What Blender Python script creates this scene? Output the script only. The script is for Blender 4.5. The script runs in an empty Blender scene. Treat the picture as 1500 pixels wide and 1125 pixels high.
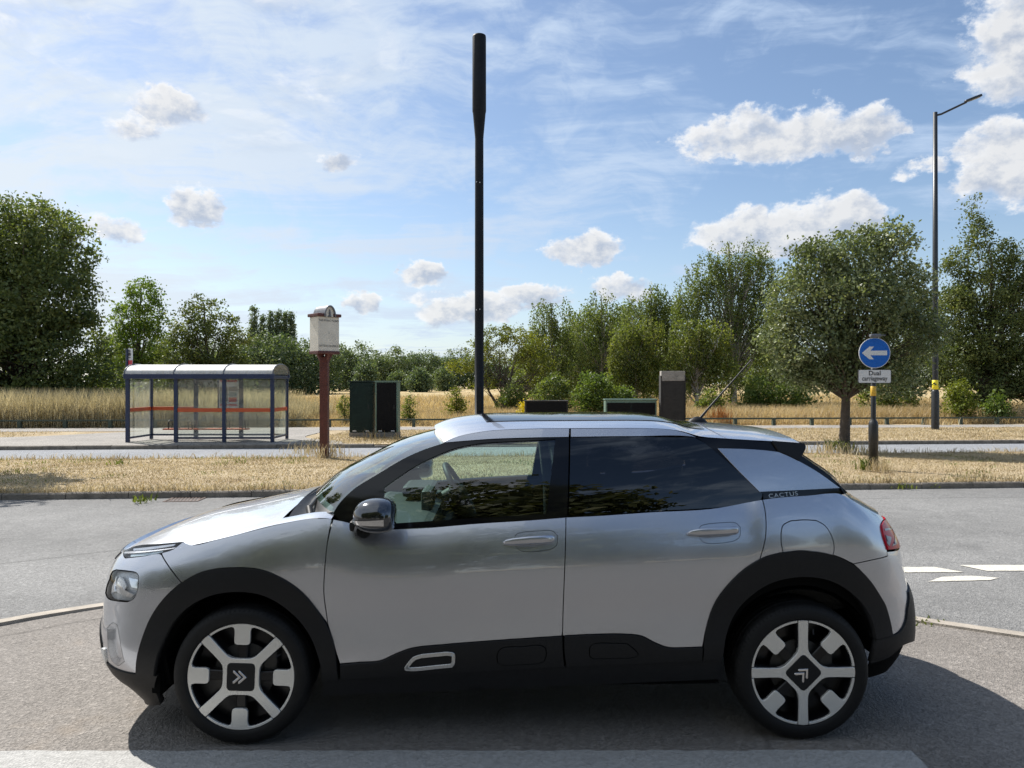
import bpy, bmesh, math, random
import numpy as np
from mathutils import Vector, Matrix
from mathutils.geometry import delaunay_2d_cdt
R = math.radians
SC = bpy.context.scene
COL = SC.collection
random.seed(7)

# ------------------------------------------------------------------ camera
FPX = 1083.0            # focal length in pixels of a 1500 px wide picture
CAM = Vector((0.0, -3.407, 1.65))
cam_d = bpy.data.cameras.new('camera')
cam_d.sensor_width = 36.0
cam_d.lens = 36.0 * FPX / 1500.0
cam_d.clip_start = 0.05
cam_d.clip_end = 4000.0
cam = bpy.data.objects.new('camera', cam_d)
cam.location = CAM
cam.rotation_euler = (R(90), 0, 0)
COL.objects.link(cam)
SC.camera = cam

# ------------------------------------------------------------------ light
SUN_DIR = Vector((-0.68, 0.60, 1.0)).normalized()     # towards the sun
SUN_EL = math.asin(SUN_DIR.z)
sun_d = bpy.data.lights.new('sun', 'SUN')
sun_d.energy = 5.0
sun_d.angle = R(0.53)
sun_d.color = (1.0, 0.96, 0.90)
sun = bpy.data.objects.new('sun', sun_d)
sun.rotation_euler = SUN_DIR.to_track_quat('Z', 'Y').to_euler()
COL.objects.link(sun)
SC.view_settings.view_transform = 'Standard'
SC.view_settings.look = 'None'
SC.view_settings.exposure = 0.62
SC.view_settings.gamma = 1.0
SC.view_settings.use_curve_mapping = False
SC.cycles.max_bounces = 10
SC.cycles.transparent_max_bounces = 24
SC.cycles.use_denoising = True
SC.cycles.denoising_input_passes = 'RGB'
SC.cycles.sample_clamp_indirect = 6.0


class NT:
    """small helper round a node tree"""
    def __init__(self, tree):
        self.t = tree
        self.n = tree.nodes
        self.l = tree.links

    def new(self, typ, **kw):
        n = self.n.new(typ)
        for k, v in kw.items():
            if k == 'inp':
                for kk, vv in v.items():
                    self.set(n.inputs[kk], vv)
            else:
                setattr(n, k, v)
        return n

    def set(self, sock, v):
        if isinstance(v, bpy.types.NodeSocket):
            self.l.new(v, sock)
        else:
            sock.default_value = v

    def m(self, op, a, b=None, c=None, clamp=False):
        n = self.n.new('ShaderNodeMath')
        n.operation = op
        n.use_clamp = clamp
        self.set(n.inputs[0], a)
        if b is not None:
            self.set(n.inputs[1], b)
        if c is not None:
            self.set(n.inputs[2], c)
        return n.outputs[0]

    def vm(self, op, a, b=None):
        n = self.n.new('ShaderNodeVectorMath')
        n.operation = op
        self.set(n.inputs[0], a)
        if b is not None:
            self.set(n.inputs[1], b)
        return n.outputs[0]

    def ss(self, x, lo, hi, a=0.0, b=1.0):
        n = self.n.new('ShaderNodeMapRange')
        n.interpolation_type = 'SMOOTHSTEP'
        self.set(n.inputs[0], x)
        n.inputs[1].default_value = lo
        n.inputs[2].default_value = hi
        n.inputs[3].default_value = a
        n.inputs[4].default_value = b
        return n.outputs[0]

    def lin(self, x, lo, hi, a=0.0, b=1.0):
        n = self.n.new('ShaderNodeMapRange')
        self.set(n.inputs[0], x)
        n.inputs[1].default_value = lo
        n.inputs[2].default_value = hi
        n.inputs[3].default_value = a
        n.inputs[4].default_value = b
        return n.outputs[0]

    def noise(self, vec, scale, detail=4.0, rough=0.55, dist=0.0):
        n = self.n.new('ShaderNodeTexNoise')
        if vec is not None:
            self.l.new(vec, n.inputs['Vector'])
        n.inputs['Scale'].default_value = scale
        n.inputs['Detail'].default_value = detail
        n.inputs['Roughness'].default_value = rough
        n.inputs['Distortion'].default_value = dist
        return n.outputs[0]

    def mix(self, f, a, b, blend='MIX'):
        n = self.n.new('ShaderNodeMix')
        n.data_type = 'RGBA'
        n.blend_type = blend
        self.set(n.inputs[0], f)
        for s, v in ((n.inputs[6], a), (n.inputs[7], b)):
            if isinstance(v, (tuple, list)) and len(v) == 3:
                v = (*v, 1.0)
            self.set(s, v)
        return n.outputs[2]

    def comb(self, x, y, z):
        n = self.n.new('ShaderNodeCombineXYZ')
        for i, v in enumerate((x, y, z)):
            self.set(n.inputs[i], v)
        return n.outputs[0]

    def sep(self, v):
        n = self.n.new('ShaderNodeSeparateXYZ')
        self.l.new(v, n.inputs[0])
        return n.outputs


# ------------------------------------------------------------------ sky
def build_world():
    w = bpy.data.worlds.new('World')
    SC.world = w
    w.use_nodes = True
    t = NT(w.node_tree)
    t.n.clear()
    out = t.new('ShaderNodeOutputWorld')
    sky = t.new('ShaderNodeTexSky')
    sky.sky_type = 'NISHITA'
    sky.sun_disc = False
    sky.sun_elevation = SUN_EL
    sky.sun_rotation = math.atan2(SUN_DIR.x, SUN_DIR.y)
    sky.altitude = 50.0
    sky.air_density = 1.0
    sky.dust_density = 0.7
    sky.ozone_density = 1.8
    bg = t.new('ShaderNodeBackground', inp={'Strength': 0.09, 'Color': sky.outputs[0]})
    tc = t.new('ShaderNodeTexCoord')
    d = t.vm('NORMALIZE', tc.outputs['Generated'])
    x, y, z = t.sep(d)
    az = t.m('ARCTAN2', x, y)
    el = t.m('ARCSINE', z)
    zz = t.m('ADD', t.m('MAXIMUM', z, 0.0), 0.12)
    pl = t.comb(t.m('DIVIDE', x, zz), t.m('DIVIDE', y, zz), 0.0)
    # high thin streaks
    rot = t.new('ShaderNodeMapping', inp={'Vector': pl, 'Rotation': (0, 0, R(32)), 'Scale': (0.55, 1.35, 1.0), 'Location': (1.7, 0.4, 0.0)})
    warp = t.new('ShaderNodeTexNoise', inp={'Vector': pl, 'Scale': 0.9, 'Detail': 3.0})
    wv = t.vm('ADD', rot.outputs[0], t.vm('MULTIPLY', warp.outputs['Color'], (0.9, 0.9, 0.0)))
    c1 = t.noise(wv, 1.5, 7.0, 0.66)
    c2 = t.noise(pl, 0.55, 4.0, 0.5)
    # more veil towards the sun (left), clearer to the right
    left = t.ss(az, -0.62, 0.40, 0.135, -0.085)
    c3 = t.noise(t.vm('ADD', wv, (3.1, 7.7, 0)), 5.5, 5.0, 0.6)
    dens = t.m('ADD', t.m('ADD', t.m('MULTIPLY', c1, 0.85), t.m('MULTIPLY', c2, 0.25)), t.m('ADD', left, t.m('MULTIPLY', t.m('SUBTRACT', c3, 0.5), 0.30)))
    ae_ = t.new('ShaderNodeMapping', inp={'Vector': t.comb(az, el, 0.0), 'Rotation': (0, 0, R(28)), 'Scale': (3.2, 8.5, 1.0)})
    w4 = t.new('ShaderNodeTexNoise', inp={'Vector': t.comb(az, el, 3.0), 'Scale': 5.0, 'Detail': 3.0})
    c4 = t.noise(t.vm('ADD', ae_.outputs[0], t.vm('MULTIPLY', w4.outputs['Color'], (1.6, 1.6, 0.0))), 1.0, 7.0, 0.64)
    dens = t.m('ADD', dens, t.m('MULTIPLY', t.m('SUBTRACT', c4, 0.5), 0.95))
    cir = t.ss(dens, 0.43, 0.74, 0.0, 0.93)
    cir = t.m('MULTIPLY', cir, t.ss(z, -0.02, 0.05))
    # pale band low over the horizon
    low = t.m('MULTIPLY', t.ss(el, 0.0, 0.26, 0.55, 0.0), t.ss(az, -0.6, 0.5, 1.0, 0.6))
    cir = t.m('MAXIMUM', cir, low)
    # heaped clouds: (azimuth, elevation, half width, half height, gain)
    def ae(px, py):
        vx, vz = (px - 750) / FPX, (562 - py) / FPX
        return math.atan2(vx, 1.0), math.atan2(vz, math.hypot(vx, 1.0))
    blobs = [(1130, 200, 185, 46, 1.0), (1260, 192, 70, 48, 1.0), (1475, 240, 95, 75, 1.15), (1130, 338, 150, 46, 1.1), (1225, 318, 90, 42, 1.05),
             (860, 365, 62, 34, 1.0), (618, 408, 42, 22, 0.95), (532, 440, 40, 16, 0.9), (285, 305, 52, 38, 0.95),
             (500, 235, 34, 18, 0.9), (240, 158, 62, 34, 0.8), (200, 185, 40, 20, 0.6), (1350, 245, 40, 14, 0.5), (160, 335, 60, 30, 0.6), (690, 452, 90, 26, 0.9),
             (780, 430, 70, 26, 0.9), (1490, 55, 110, 110, 1.0), (920, 420, 60, 24, 0.85)]
    wn = t.new('ShaderNodeTexNoise', inp={'Vector': t.vm('MULTIPLY', d, (1, 1, 1.5)), 'Scale': 16.0, 'Detail': 7.0, 'Roughness': 0.6})
    wx, wy, wz = t.sep(wn.outputs['Color'])
    azw = t.m('ADD', az, t.m('MULTIPLY', t.m('SUBTRACT', wx, 0.5), 0.075))
    elw = t.m('ADD', el, t.m('MULTIPLY', t.m('SUBTRACT', wy, 0.5), 0.06))
    cu = None
    up = None
    pv = t.comb(azw, elw, 0.0)
    for px, py, rx, ry, g in blobs:
        a0, e0 = ae(px, py)
        a1, _ = ae(px + rx, py)
        _, e1 = ae(px, py - ry)
        ra, re = abs(a1 - a0), abs(e1 - e0)
        q = t.new('ShaderNodeVectorMath', operation='MULTIPLY_ADD')
        t.l.new(pv, q.inputs[0])
        q.inputs[1].default_value = (1 / ra, 1 / re, 0)
        q.inputs[2].default_value = (-a0 / ra, -e0 / re, 0)
        dd = t.new('ShaderNodeVectorMath', operation='DOT_PRODUCT')
        t.l.new(q.outputs[0], dd.inputs[0]); t.l.new(q.outputs[0], dd.inputs[1])
        f = t.m('MULTIPLY_ADD', dd.outputs['Value'], -g, g)
        li = t.new('ShaderNodeVectorMath', operation='DOT_PRODUCT')
        t.l.new(q.outputs[0], li.inputs[0]); li.inputs[1].default_value = (-0.45, 1.0, 0.0)
        on = t.m('GREATER_THAN', f, -0.25)
        if cu is None:
            cu, up = f, t.m('MULTIPLY', on, li.outputs['Value'])
        else:
            cu = t.m('MAXIMUM', cu, f)
            up = t.m('MULTIPLY_ADD', on, li.outputs['Value'], up)
    fine = t.noise(t.vm('MULTIPLY', d, (1, 1, 1.4)), 26.0, 6.0, 0.62)
    cuf = t.m('ADD', cu, t.m('MULTIPLY', t.m('SUBTRACT', fine, 0.5), 2.0))
    cum = t.ss(cuf, -0.02, 0.50, 0.0, 0.94)
    offd = t.vm('ADD', t.vm('MULTIPLY', d, (1, 1, 1.4)), (-0.010, 0.0, 0.018))
    fine2 = t.noise(offd, 26.0, 6.0, 0.62)
    relief = t.m('MULTIPLY', t.m('SUBTRACT', fine, fine2), 3.6)
    shade = t.m('ADD', t.m('ADD', t.m('MULTIPLY', up, 0.36), relief), 0.60, clamp=True)
    core = t.ss(cuf, 0.1, 0.9, 1.0, 0.82)
    cucol = t.mix(shade, (0.37, 0.42, 0.51), (0.68, 0.68, 0.68))
    cucol = t.mix(1.0, cucol, t.comb(core, core, core), 'MULTIPLY')
    # behind the camera there are a few soft clouds as well
    circol = t.mix(t.ss(az, -0.7, 0.3), (0.52, 0.57, 0.62), (0.365, 0.455, 0.59))
    # broken bright bank high on the left, with blue-grey hollows
    pw = t.vm('ADD', pl, t.vm('MULTIPLY', t.new('ShaderNodeTexNoise', inp={'Vector': pl, 'Scale': 2.0, 'Detail': 3.0}).outputs['Color'], (0.35, 0.35, 0.0)))
    b1 = t.noise(pw, 2.4, 7.0, 0.62)
    b2 = t.noise(t.vm('ADD', pw, (0.05, -0.06, 0.0)), 2.4, 5.0, 0.62)
    bm = t.m('MULTIPLY', t.ss(az, -0.02, -0.35), t.ss(el, 0.22, 0.42))
    bank = t.m('MULTIPLY', t.ss(b1, 0.44, 0.62, 0.0, 0.9), bm)
    bl = t.m('ADD', t.m('MULTIPLY', t.m('SUBTRACT', b1, b2), 6.0), 0.58, clamp=True)
    circol = t.mix(bank, circol, t.mix(bl, (0.27, 0.34, 0.45), (0.62, 0.635, 0.65)))
    cir = t.m('MAXIMUM', cir, bank)
    allc = t.mix(cum, circol, cucol)
    am = t.m('MAXIMUM', cir, cum)
    bgc = t.new('ShaderNodeBackground', inp={'Strength': 1.0, 'Color': allc})
    mx = t.new('ShaderNodeMixShader', inp={0: am, 1: bg.outputs[0], 2: bgc.outputs[0]})
    t.l.new(mx.outputs[0], out.inputs[0])


build_world()


# ------------------------------------------------------------------ tags and mesh helpers
def tag(o, label=None, cat=None, group=None, kind=None):
    if label: o['label'] = label
    if cat: o['category'] = cat
    if group: o['group'] = group
    if kind: o['kind'] = kind
    return o


def empty(name, loc=(0, 0, 0), rz=0.0, **kw):
    o = bpy.data.objects.new(name, None)
    o.empty_display_size = 0.2
    o.location = loc
    o.rotation_euler = (0, 0, rz)
    COL.objects.link(o)
    return tag(o, **kw)


def link_mesh(name, me, mat, parent=None, **kw):
    o = bpy.data.objects.new(name, me)
    COL.objects.link(o)
    if mat is not None:
        for m in (mat if isinstance(mat, (list, tuple)) else [mat]):
            me.materials.append(m)
    if parent is not None:
        o.parent = parent
    return tag(o, **kw)


class MB:
    """collects simple shapes and links them as one mesh object"""
    def __init__(self):
        self.v = []
        self.f = []
        self.sm = []

    def add(self, vs, fs, smooth=False):
        b = len(self.v)
        self.v.extend([tuple(p) for p in vs])
        for f in fs:
            self.f.append([i + b for i in f])
            self.sm.append(smooth)
        return self

    def box(self, c, s, rz=0.0, bev=0.0, M=None):
        bm = bmesh.new()
        bmesh.ops.create_cube(bm, size=1.0)
        bmesh.ops.scale(bm, vec=s, verts=bm.verts)
        if bev > 0:
            bmesh.ops.bevel(bm, geom=list(bm.edges), offset=bev, segments=2, affect='EDGES', profile=0.6)
        T = Matrix.Translation(c) @ Matrix.Rotation(rz, 4, 'Z')
        if M is not None:
            T = M @ T
        bm.transform(T)
        bm.verts.index_update()
        self.add([v.co.copy() for v in bm.verts], [[v.index for v in f.verts] for f in bm.faces])
        bm.free()
        return self

    def tube(self, pts, rad, n=10, cap=True, smooth=True):
        pts = [Vector(p) for p in pts]
        if not isinstance(rad, (list, tuple)):
            rad = [rad] * len(pts)
        vs, fs = [], []
        prev = None
        for i, p in enumerate(pts):
            a = pts[max(0, i - 1)]
            b = pts[min(len(pts) - 1, i + 1)]
            tdir = (b - a).normalized()
            if prev is None:
                ref = Vector((0, 0, 1)) if abs(tdir.z) < 0.9 else Vector((1, 0, 0))
                nx = tdir.cross(ref).normalized()
            else:
                nx = (prev - tdir * prev.dot(tdir)).normalized()
            prev = nx
            ny = tdir.cross(nx)
            for k in range(n):
                an = 2 * math.pi * k / n
                vs.append(p + (nx * math.cos(an) + ny * math.sin(an)) * rad[i])
        for i in range(len(pts) - 1):
            for k in range(n):
                k2 = (k + 1) % n
                fs.append([i * n + k, i * n + k2, (i + 1) * n + k2, (i + 1) * n + k])
        self.add(vs, fs, smooth)
        if cap:
            self.add(vs[:n], [list(range(n))[::-1]])
            self.add(vs[-n:], [list(range(n))])
        return self

    def lathe(self, prof, axis='z', c=(0, 0, 0), n=32, smooth=True, M=None):
        """prof: list of (radius, height) along the axis"""
        vs, fs = [], []
        for r_, h in prof:
            for k in range(n):
                a = 2 * math.pi * k / n
                if axis == 'z':
                    p = Vector((r_ * math.cos(a), r_ * math.sin(a), h))
                else:
                    p = Vector((r_ * math.cos(a), h, r_ * math.sin(a)))
                p = (M @ p) if M is not None else p + Vector(c)
                vs.append(p)
        for i in range(len(prof) - 1):
            for k in range(n):
                k2 = (k + 1) % n
                q = [i * n + k, i * n + k2, (i + 1) * n + k2, (i + 1) * n + k]
                fs.append(q if axis == 'z' else q[::-1])
        self.add(vs, fs, smooth)
        return self

    def prism(self, poly, z0, z1, M=None, bev=0.0):
        """poly: list of 2D points (ccw), extruded along z from z0 to z1, then transformed by M"""
        n = len(poly)
        if bev > 0:
            ins = offset_poly(poly, bev)
            rings = [[(p[0], p[1], z0) for p in poly], [(p[0], p[1], z1 - bev) for p in poly], [(p[0], p[1], z1) for p in ins]]
        else:
            rings = [[(p[0], p[1], z0) for p in poly], [(p[0], p[1], z1) for p in poly]]
        vs = [Vector(p) for rg in rings for p in rg]
        if M is not None:
            vs = [M @ p for p in vs]
        fs = []
        for i in range(len(rings) - 1):
            for k in range(n):
                k2 = (k + 1) % n
                fs.append([i * n + k, i * n + k2, (i + 1) * n + k2, (i + 1) * n + k])
        fs.append(list(range(n))[::-1])
        fs.append([(len(rings) - 1) * n + k for k in range(n)])
        return self.add(vs, fs)

    def mesh(self, name):
        me = bpy.data.meshes.new(name)
        me.from_pydata(self.v, [], self.f)
        me.polygons.foreach_set('use_smooth', self.sm)
        me.update()
        return me

    def build(self, name, mat, parent=None, **kw):
        return link_mesh(name, self.mesh(name), mat, parent, **kw)


def offset_poly(poly, d):
    """move a closed ccw polygon inwards by d"""
    P = np.array(poly, float)
    area = 0.5 * np.sum(P[:, 0] * np.roll(P[:, 1], -1) - np.roll(P[:, 0], -1) * P[:, 1])
    s = 1.0 if area > 0 else -1.0
    a = np.roll(P, 1, 0)
    b = np.roll(P, -1, 0)
    e1 = P - a
    e2 = b - P
    e1 /= np.maximum(np.linalg.norm(e1, axis=1, keepdims=True), 1e-9)
    e2 /= np.maximum(np.linalg.norm(e2, axis=1, keepdims=True), 1e-9)
    n1 = np.stack([-e1[:, 1], e1[:, 0]], 1) * s
    n2 = np.stack([-e2[:, 1], e2[:, 0]], 1) * s
    m = n1 + n2
    l = np.linalg.norm(m, axis=1, keepdims=True)
    m = m / np.maximum(l, 1e-6)
    c = np.maximum(np.sum(m * n1, 1, keepdims=True), 0.45)
    return [tuple(p) for p in (P + m * d / c)]


def round_poly(poly, r, n=5):
    """poly corners rounded with radius r"""
    out = []
    m = len(poly)
    for i in range(m):
        p = Vector(poly[i]); a = Vector(poly[i - 1]); b = Vector(poly[(i + 1) % m])
        u = (a - p); v = (b - p)
        lu, lv = u.length, v.length
        rr = r[i] if isinstance(r, (list, tuple)) else r
        k = min(rr, 0.48 * lu, 0.48 * lv)
        if k < 1e-5:
            out.append((p.x, p.y)); continue
        p0 = p + u / lu * k
        p1 = p + v / lv * k
        for j in range(n + 1):
            t = j / n
            q = p0 * (1 - t) ** 2 + p * 2 * t * (1 - t) + p1 * t ** 2
            out.append((q.x, q.y))
    return out


def catmull(pts, per=8):
    """open Catmull-Rom (centripetal-ish) through 2D / 3D points"""
    P = [np.array(p, float) for p in pts]
    if len(P) == 2:
        return [tuple(P[0] + (P[1] - P[0]) * k / per) for k in range(per)] + [tuple(P[1])]
    P = [2 * P[0] - P[1]] + P + [2 * P[-1] - P[-2]]
    out = []
    for i in range(1, len(P) - 2):
        p0, p1, p2, p3 = P[i - 1:i + 3]
        l1 = max(np.linalg.norm(p2 - p1), 1e-9)
        l0 = max(np.linalg.norm(p1 - p0), 1e-9)
        l2 = max(np.linalg.norm(p3 - p2), 1e-9)
        m1 = ((p1 - p0) / l0 + (p2 - p1) / l1) * 0.5 * l1
        m2 = ((p2 - p1) / l1 + (p3 - p2) / l2) * 0.5 * l1
        for k in range(per):
            t = k / per
            t2, t3 = t * t, t ** 3
            out.append(tuple((2 * t3 - 3 * t2 + 1) * p1 + (t3 - 2 * t2 + t) * m1 + (-2 * t3 + 3 * t2) * p2 + (t3 - t2) * m2))
    out.append(tuple(P[-2]))
    return out


def fast_mesh(name, V, F, smooth=False):
    """V (n,3) array, F (m,k) array with constant k"""
    V = np.ascontiguousarray(V, dtype=np.float32)
    F = np.ascontiguousarray(F, dtype=np.int32)
    me = bpy.data.meshes.new(name)
    n, k = F.shape
    me.vertices.add(len(V))
    me.vertices.foreach_set('co', V.ravel())
    me.loops.add(n * k)
    me.loops.foreach_set('vertex_index', F.ravel())
    me.polygons.add(n)
    me.polygons.foreach_set('loop_start', np.arange(n, dtype=np.int32) * k)
    me.polygons.foreach_set('loop_total', np.full(n, k, dtype=np.int32))
    if smooth:
        me.polygons.foreach_set('use_smooth', np.ones(n, dtype=bool))
    me.update(calc_edges=True)
    me.validate()
    return me


def text_obj(name, body, size, M, mat, parent, depth=0.002, sx=1.0, bold=0.0, align='CENTER', space=1.0):
    cu = bpy.data.curves.new(name, 'FONT')
    cu.body = body
    cu.size = size
    cu.align_x = align
    cu.align_y = 'CENTER'
    cu.extrude = depth
    cu.offset = bold
    cu.space_character = space
    tmp = bpy.data.objects.new(name, cu)
    COL.objects.link(tmp)
    dg = bpy.context.evaluated_depsgraph_get()
    me = bpy.data.meshes.new_from_object(tmp.evaluated_get(dg))
    bpy.data.objects.remove(tmp)
    me.materials.clear()
    me.materials.append(mat)
    o = bpy.data.objects.new(name, me)
    o.matrix_local = M @ Matrix.Diagonal((sx, 1, 1, 1))
    COL.objects.link(o)
    o.parent = parent
    return o


# ------------------------------------------------------------------ materials
def pmat(name, col, rough=0.5, metal=0.0, coat=0.0, spec=0.5, coat_rough=0.03, noise=None, bump=None):
    """principled; noise=(scale, amount): mottled colour, bump=(scale, strength)"""
    m = bpy.data.materials.new(name)
    m.use_nodes = True
    t = NT(m.node_tree)
    b = t.n['Principled BSDF']
    b.inputs['Base Color'].default_value = (*col, 1)
    b.inputs['Roughness'].default_value = rough
    b.inputs['Metallic'].default_value = metal
    b.inputs['Coat Weight'].default_value = coat
    b.inputs['Coat Roughness'].default_value = coat_rough
    b.inputs['Specular IOR Level'].default_value = spec
    tc = t.new('ShaderNodeTexCoord')
    if noise:
        f = t.noise(tc.outputs['Object'], noise[0], 6.0, 0.6)
        k = t.lin(f, 0.25, 0.75, 1 - noise[1], 1 + noise[1])
        t.l.new(t.mix(1.0, (*col, 1), t.comb(k, k, k), 'MULTIPLY'), b.inputs['Base Color'])
    if bump:
        f = t.noise(tc.outputs['Object'], bump[0], 4.0, 0.6)
        bn = t.new('ShaderNodeBump', inp={'Strength': bump[1], 'Distance': 0.01, 'Height': f})
        t.l.new(bn.outputs[0], b.inputs['Normal'])
    return m


def glass_mat(name, tint, refl=1.0, haze=0.0):
    """thin pane: clear tinted, mirror-like by Schlick's law on either side"""
    m = bpy.data.materials.new(name)
    m.use_nodes = True
    t = NT(m.node_tree)
    t.n.clear()
    out = t.new('ShaderNodeOutputMaterial')
    g = t.new('ShaderNodeNewGeometry')
    dn = t.new('ShaderNodeVectorMath', operation='DOT_PRODUCT')
    t.l.new(g.outputs['Normal'], dn.inputs[0])
    t.l.new(g.outputs['Incoming'], dn.inputs[1])
    c = t.m('ABSOLUTE', dn.outputs['Value'])
    f5 = t.m('POWER', t.m('SUBTRACT', 1.0, c, clamp=True), 5.0)
    fac = t.m('MULTIPLY', t.m('ADD', 0.075, t.m('MULTIPLY', f5, 0.92)), refl, clamp=True)
    tr = t.new('ShaderNodeBsdfTransparent', inp={'Color': (*tint, 1)})
    gl = t.new('ShaderNodeBsdfGlossy', inp={'Roughness': 0.0, 'Color': (1, 1, 1, 1)})
    base = tr.outputs[0]
    if haze:
        tc = t.new('ShaderNodeTexCoord')
        n1 = t.noise(tc.outputs['Object'], 3.0, 8.0, 0.7)
        df = t.new('ShaderNodeBsdfDiffuse', inp={'Color': (0.72, 0.74, 0.70, 1)})
        tl = t.new('ShaderNodeBsdfTranslucent', inp={'Color': (0.72, 0.74, 0.66, 1)})
        hz = t.new('ShaderNodeMixShader', inp={0: 0.6, 1: df.outputs[0], 2: tl.outputs[0]})
        hm = t.new('ShaderNodeMixShader', inp={0: t.lin(n1, 0.3, 0.7, haze * 0.6, haze * 1.3), 1: base, 2: hz.outputs[0]})
        base = hm.outputs[0]
    mx = t.new('ShaderNodeMixShader', inp={0: fac, 1: base, 2: gl.outputs[0]})
    t.l.new(mx.outputs[0], out.inputs[0])
    return m
# ================================================================== THE PLACE: ground, roads, kerbs
ROAD_M = 0.09           # the carriageways run slightly away to the right


def zg(y):
    if y < 1.5: return 0.0
    if y < 34.0: return -0.013 * (y - 1.5)
    if y < 40.0: return -0.4225
    return -0.4225 + 0.0056 * (y - 40.0)


ZG = np.vectorize(zg)


def spot(px, py, lift=0.0):
    """point of the sloping ground (raised by lift) seen at a photo pixel"""
    k = (py - 562) / FPX
    d = (1.65 - lift + 0.013 * (1.5 + CAM.y * -1)) if False else None
    # camera height above slope: 1.65 - (-0.013*(y-1.5)+lift) = k*d,  y = d + CAM.y
    d = (1.65 - lift + 0.013 * (CAM.y - 1.5)) / (k - 0.013)
    return (px - 750) / FPX * d, d + CAM.y


def asphalt(name, c0, c1, speck, scale=1.0, track=None, crack=0.0, warm=None):
    m = bpy.data.materials.new(name)
    m.use_nodes = True
    t = NT(m.node_tree)
    b = t.n['Principled BSDF']
    tc = t.new('ShaderNodeTexCoord')
    P = tc.outputs['Object']
    big = t.noise(P, 0.55, 6.0, 0.6)
    mid = t.noise(P, 3.2, 5.0, 0.65)
    f = t.m('ADD', t.m('MULTIPLY', big, 0.6), t.m('MULTIPLY', mid, 0.4))
    col = t.mix(t.ss(f, 0.36, 0.64), c0, c1)
    vo = t.new('ShaderNodeTexVoronoi', inp={'Vector': P, 'Scale': 95.0 * scale})
    r = t.sep(vo.outputs['Color'])[0]
    vo2 = t.new('ShaderNodeTexVoronoi', inp={'Vector': P, 'Scale': 38.0 * scale})
    r2 = t.sep(vo2.outputs['Color'])[1]
    k = t.m('ADD', t.lin(r, 0, 1, 1 - speck, 1 + speck), t.ss(r2, 0.86, 1.0, 0.0, speck * 0.9))
    col = t.mix(1.0, col, t.comb(k, k, k), 'MULTIPLY')
    if track:
        x, y, z = t.sep(P)
        s = t.m('SUBTRACT', y, t.m('MULTIPLY', x, ROAD_M))
        tr = t.m('SINE', t.m('ADD', t.m('MULTIPLY', s, track[0]), t.m('MULTIPLY', mid, 0.8)))
        kk = t.lin(tr, -1, 1, 1 - track[1], 1 + track[1])
        col = t.mix(1.0, col, t.comb(kk, kk, kk), 'MULTIPLY')
    if crack:
        wv = t.vm('ADD', P, t.vm('MULTIPLY', t.new('ShaderNodeTexNoise', inp={'Vector': P, 'Scale': 1.4, 'Detail': 5.0}).outputs['Color'], (0.25, 0.25, 0)))
        vc = t.new('ShaderNodeTexVoronoi', feature='DISTANCE_TO_EDGE', inp={'Vector': wv, 'Scale': crack})
        ck = t.ss(vc.outputs['Distance'], 0.0, 0.004, 0.72, 1.0)
        col = t.mix(1.0, col, t.comb(ck, ck, ck), 'MULTIPLY')
    if warm:
        st = t.ss(t.noise(P, 1.1, 4.0, 0.7), 0.56, 0.75)
        col = t.mix(t.m('MULTIPLY', st, 0.6), col, warm)
    oil = t.ss(t.noise(P, 0.75, 5.0, 0.6), 0.60, 0.72, 1.0, 0.84)
    spot_ = t.ss(t.noise(P, 5.5, 3.0, 0.5), 0.68, 0.75, 1.0, 0.80)
    oo = t.m('MULTIPLY', oil, spot_)
    col = t.mix(1.0, col, t.comb(oo, oo, oo), 'MULTIPLY')
    t.l.new(col, b.inputs['Base Color'])
    b.inputs['Roughness'].default_value = 0.88
    b.inputs['Specular IOR Level'].default_value = 0.25
    h = t.m('ADD', vo.outputs['Distance'], t.m('MULTIPLY', vo2.outputs['Distance'], 0.8))
    bn = t.new('ShaderNodeBump', inp={'Strength': 0.55, 'Distance': 0.012 / scale, 'Height': h})
    t.l.new(bn.outputs[0], b.inputs['Normal'])
    return m


M_ROAD = asphalt('road_asphalt', (0.168, 0.166, 0.162), (0.215, 0.212, 0.206), 0.28, 1.0, track=(2.1, 0.07), crack=0.09)
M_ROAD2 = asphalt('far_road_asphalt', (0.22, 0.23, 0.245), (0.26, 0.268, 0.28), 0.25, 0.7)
M_FORE = asphalt('footway_asphalt', (0.182, 0.165, 0.148), (0.222, 0.203, 0.184), 0.30, 1.15, crack=0.16, warm=(0.25, 0.205, 0.16))
M_PAVE = asphalt('pavement_asphalt', (0.24, 0.225, 0.205), (0.31, 0.29, 0.265), 0.2, 0.6, crack=0.35)
M_KERB = pmat('kerb_concrete', (0.20, 0.175, 0.145), 0.9, noise=(6.0, 0.45), bump=(60.0, 0.4))
M_MARK = None


def strip(name, lo, hi, lift, mat, x0=-90.0, x1=90.0, dx=1.0, ny=8, kind='structure', bump=0.0, hump=0.0):
    """sheet between the lines lo(x) and hi(x), lying lift above the sloping ground"""
    xs = np.arange(x0, x1 + dx / 2, dx)
    n, m = len(xs), ny + 1
    V = np.zeros((n, m, 3))
    rg = np.random.RandomState(5)
    for i, x in enumerate(xs):
        ys = np.linspace(lo(x), hi(x), m)
        V[i, :, 0] = x
        V[i, :, 1] = ys
        t = np.linspace(0, 1, m)
        V[i, :, 2] = ZG(ys) + lift + hump * 4 * t * (1 - t)
    if bump:
        V[:, 1:-1, 2] += rg.uniform(-bump, bump, (n, m - 2))
    idx = np.arange(n * m).reshape(n, m)
    F = np.stack([idx[:-1, :-1], idx[1:, :-1], idx[1:, 1:], idx[:-1, 1:]], -1).reshape(-1, 4)
    o = link_mesh(name, fast_mesh(name, V.reshape(-1, 3), F, True), mat)
    tag(o, kind=kind)
    return o


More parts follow.
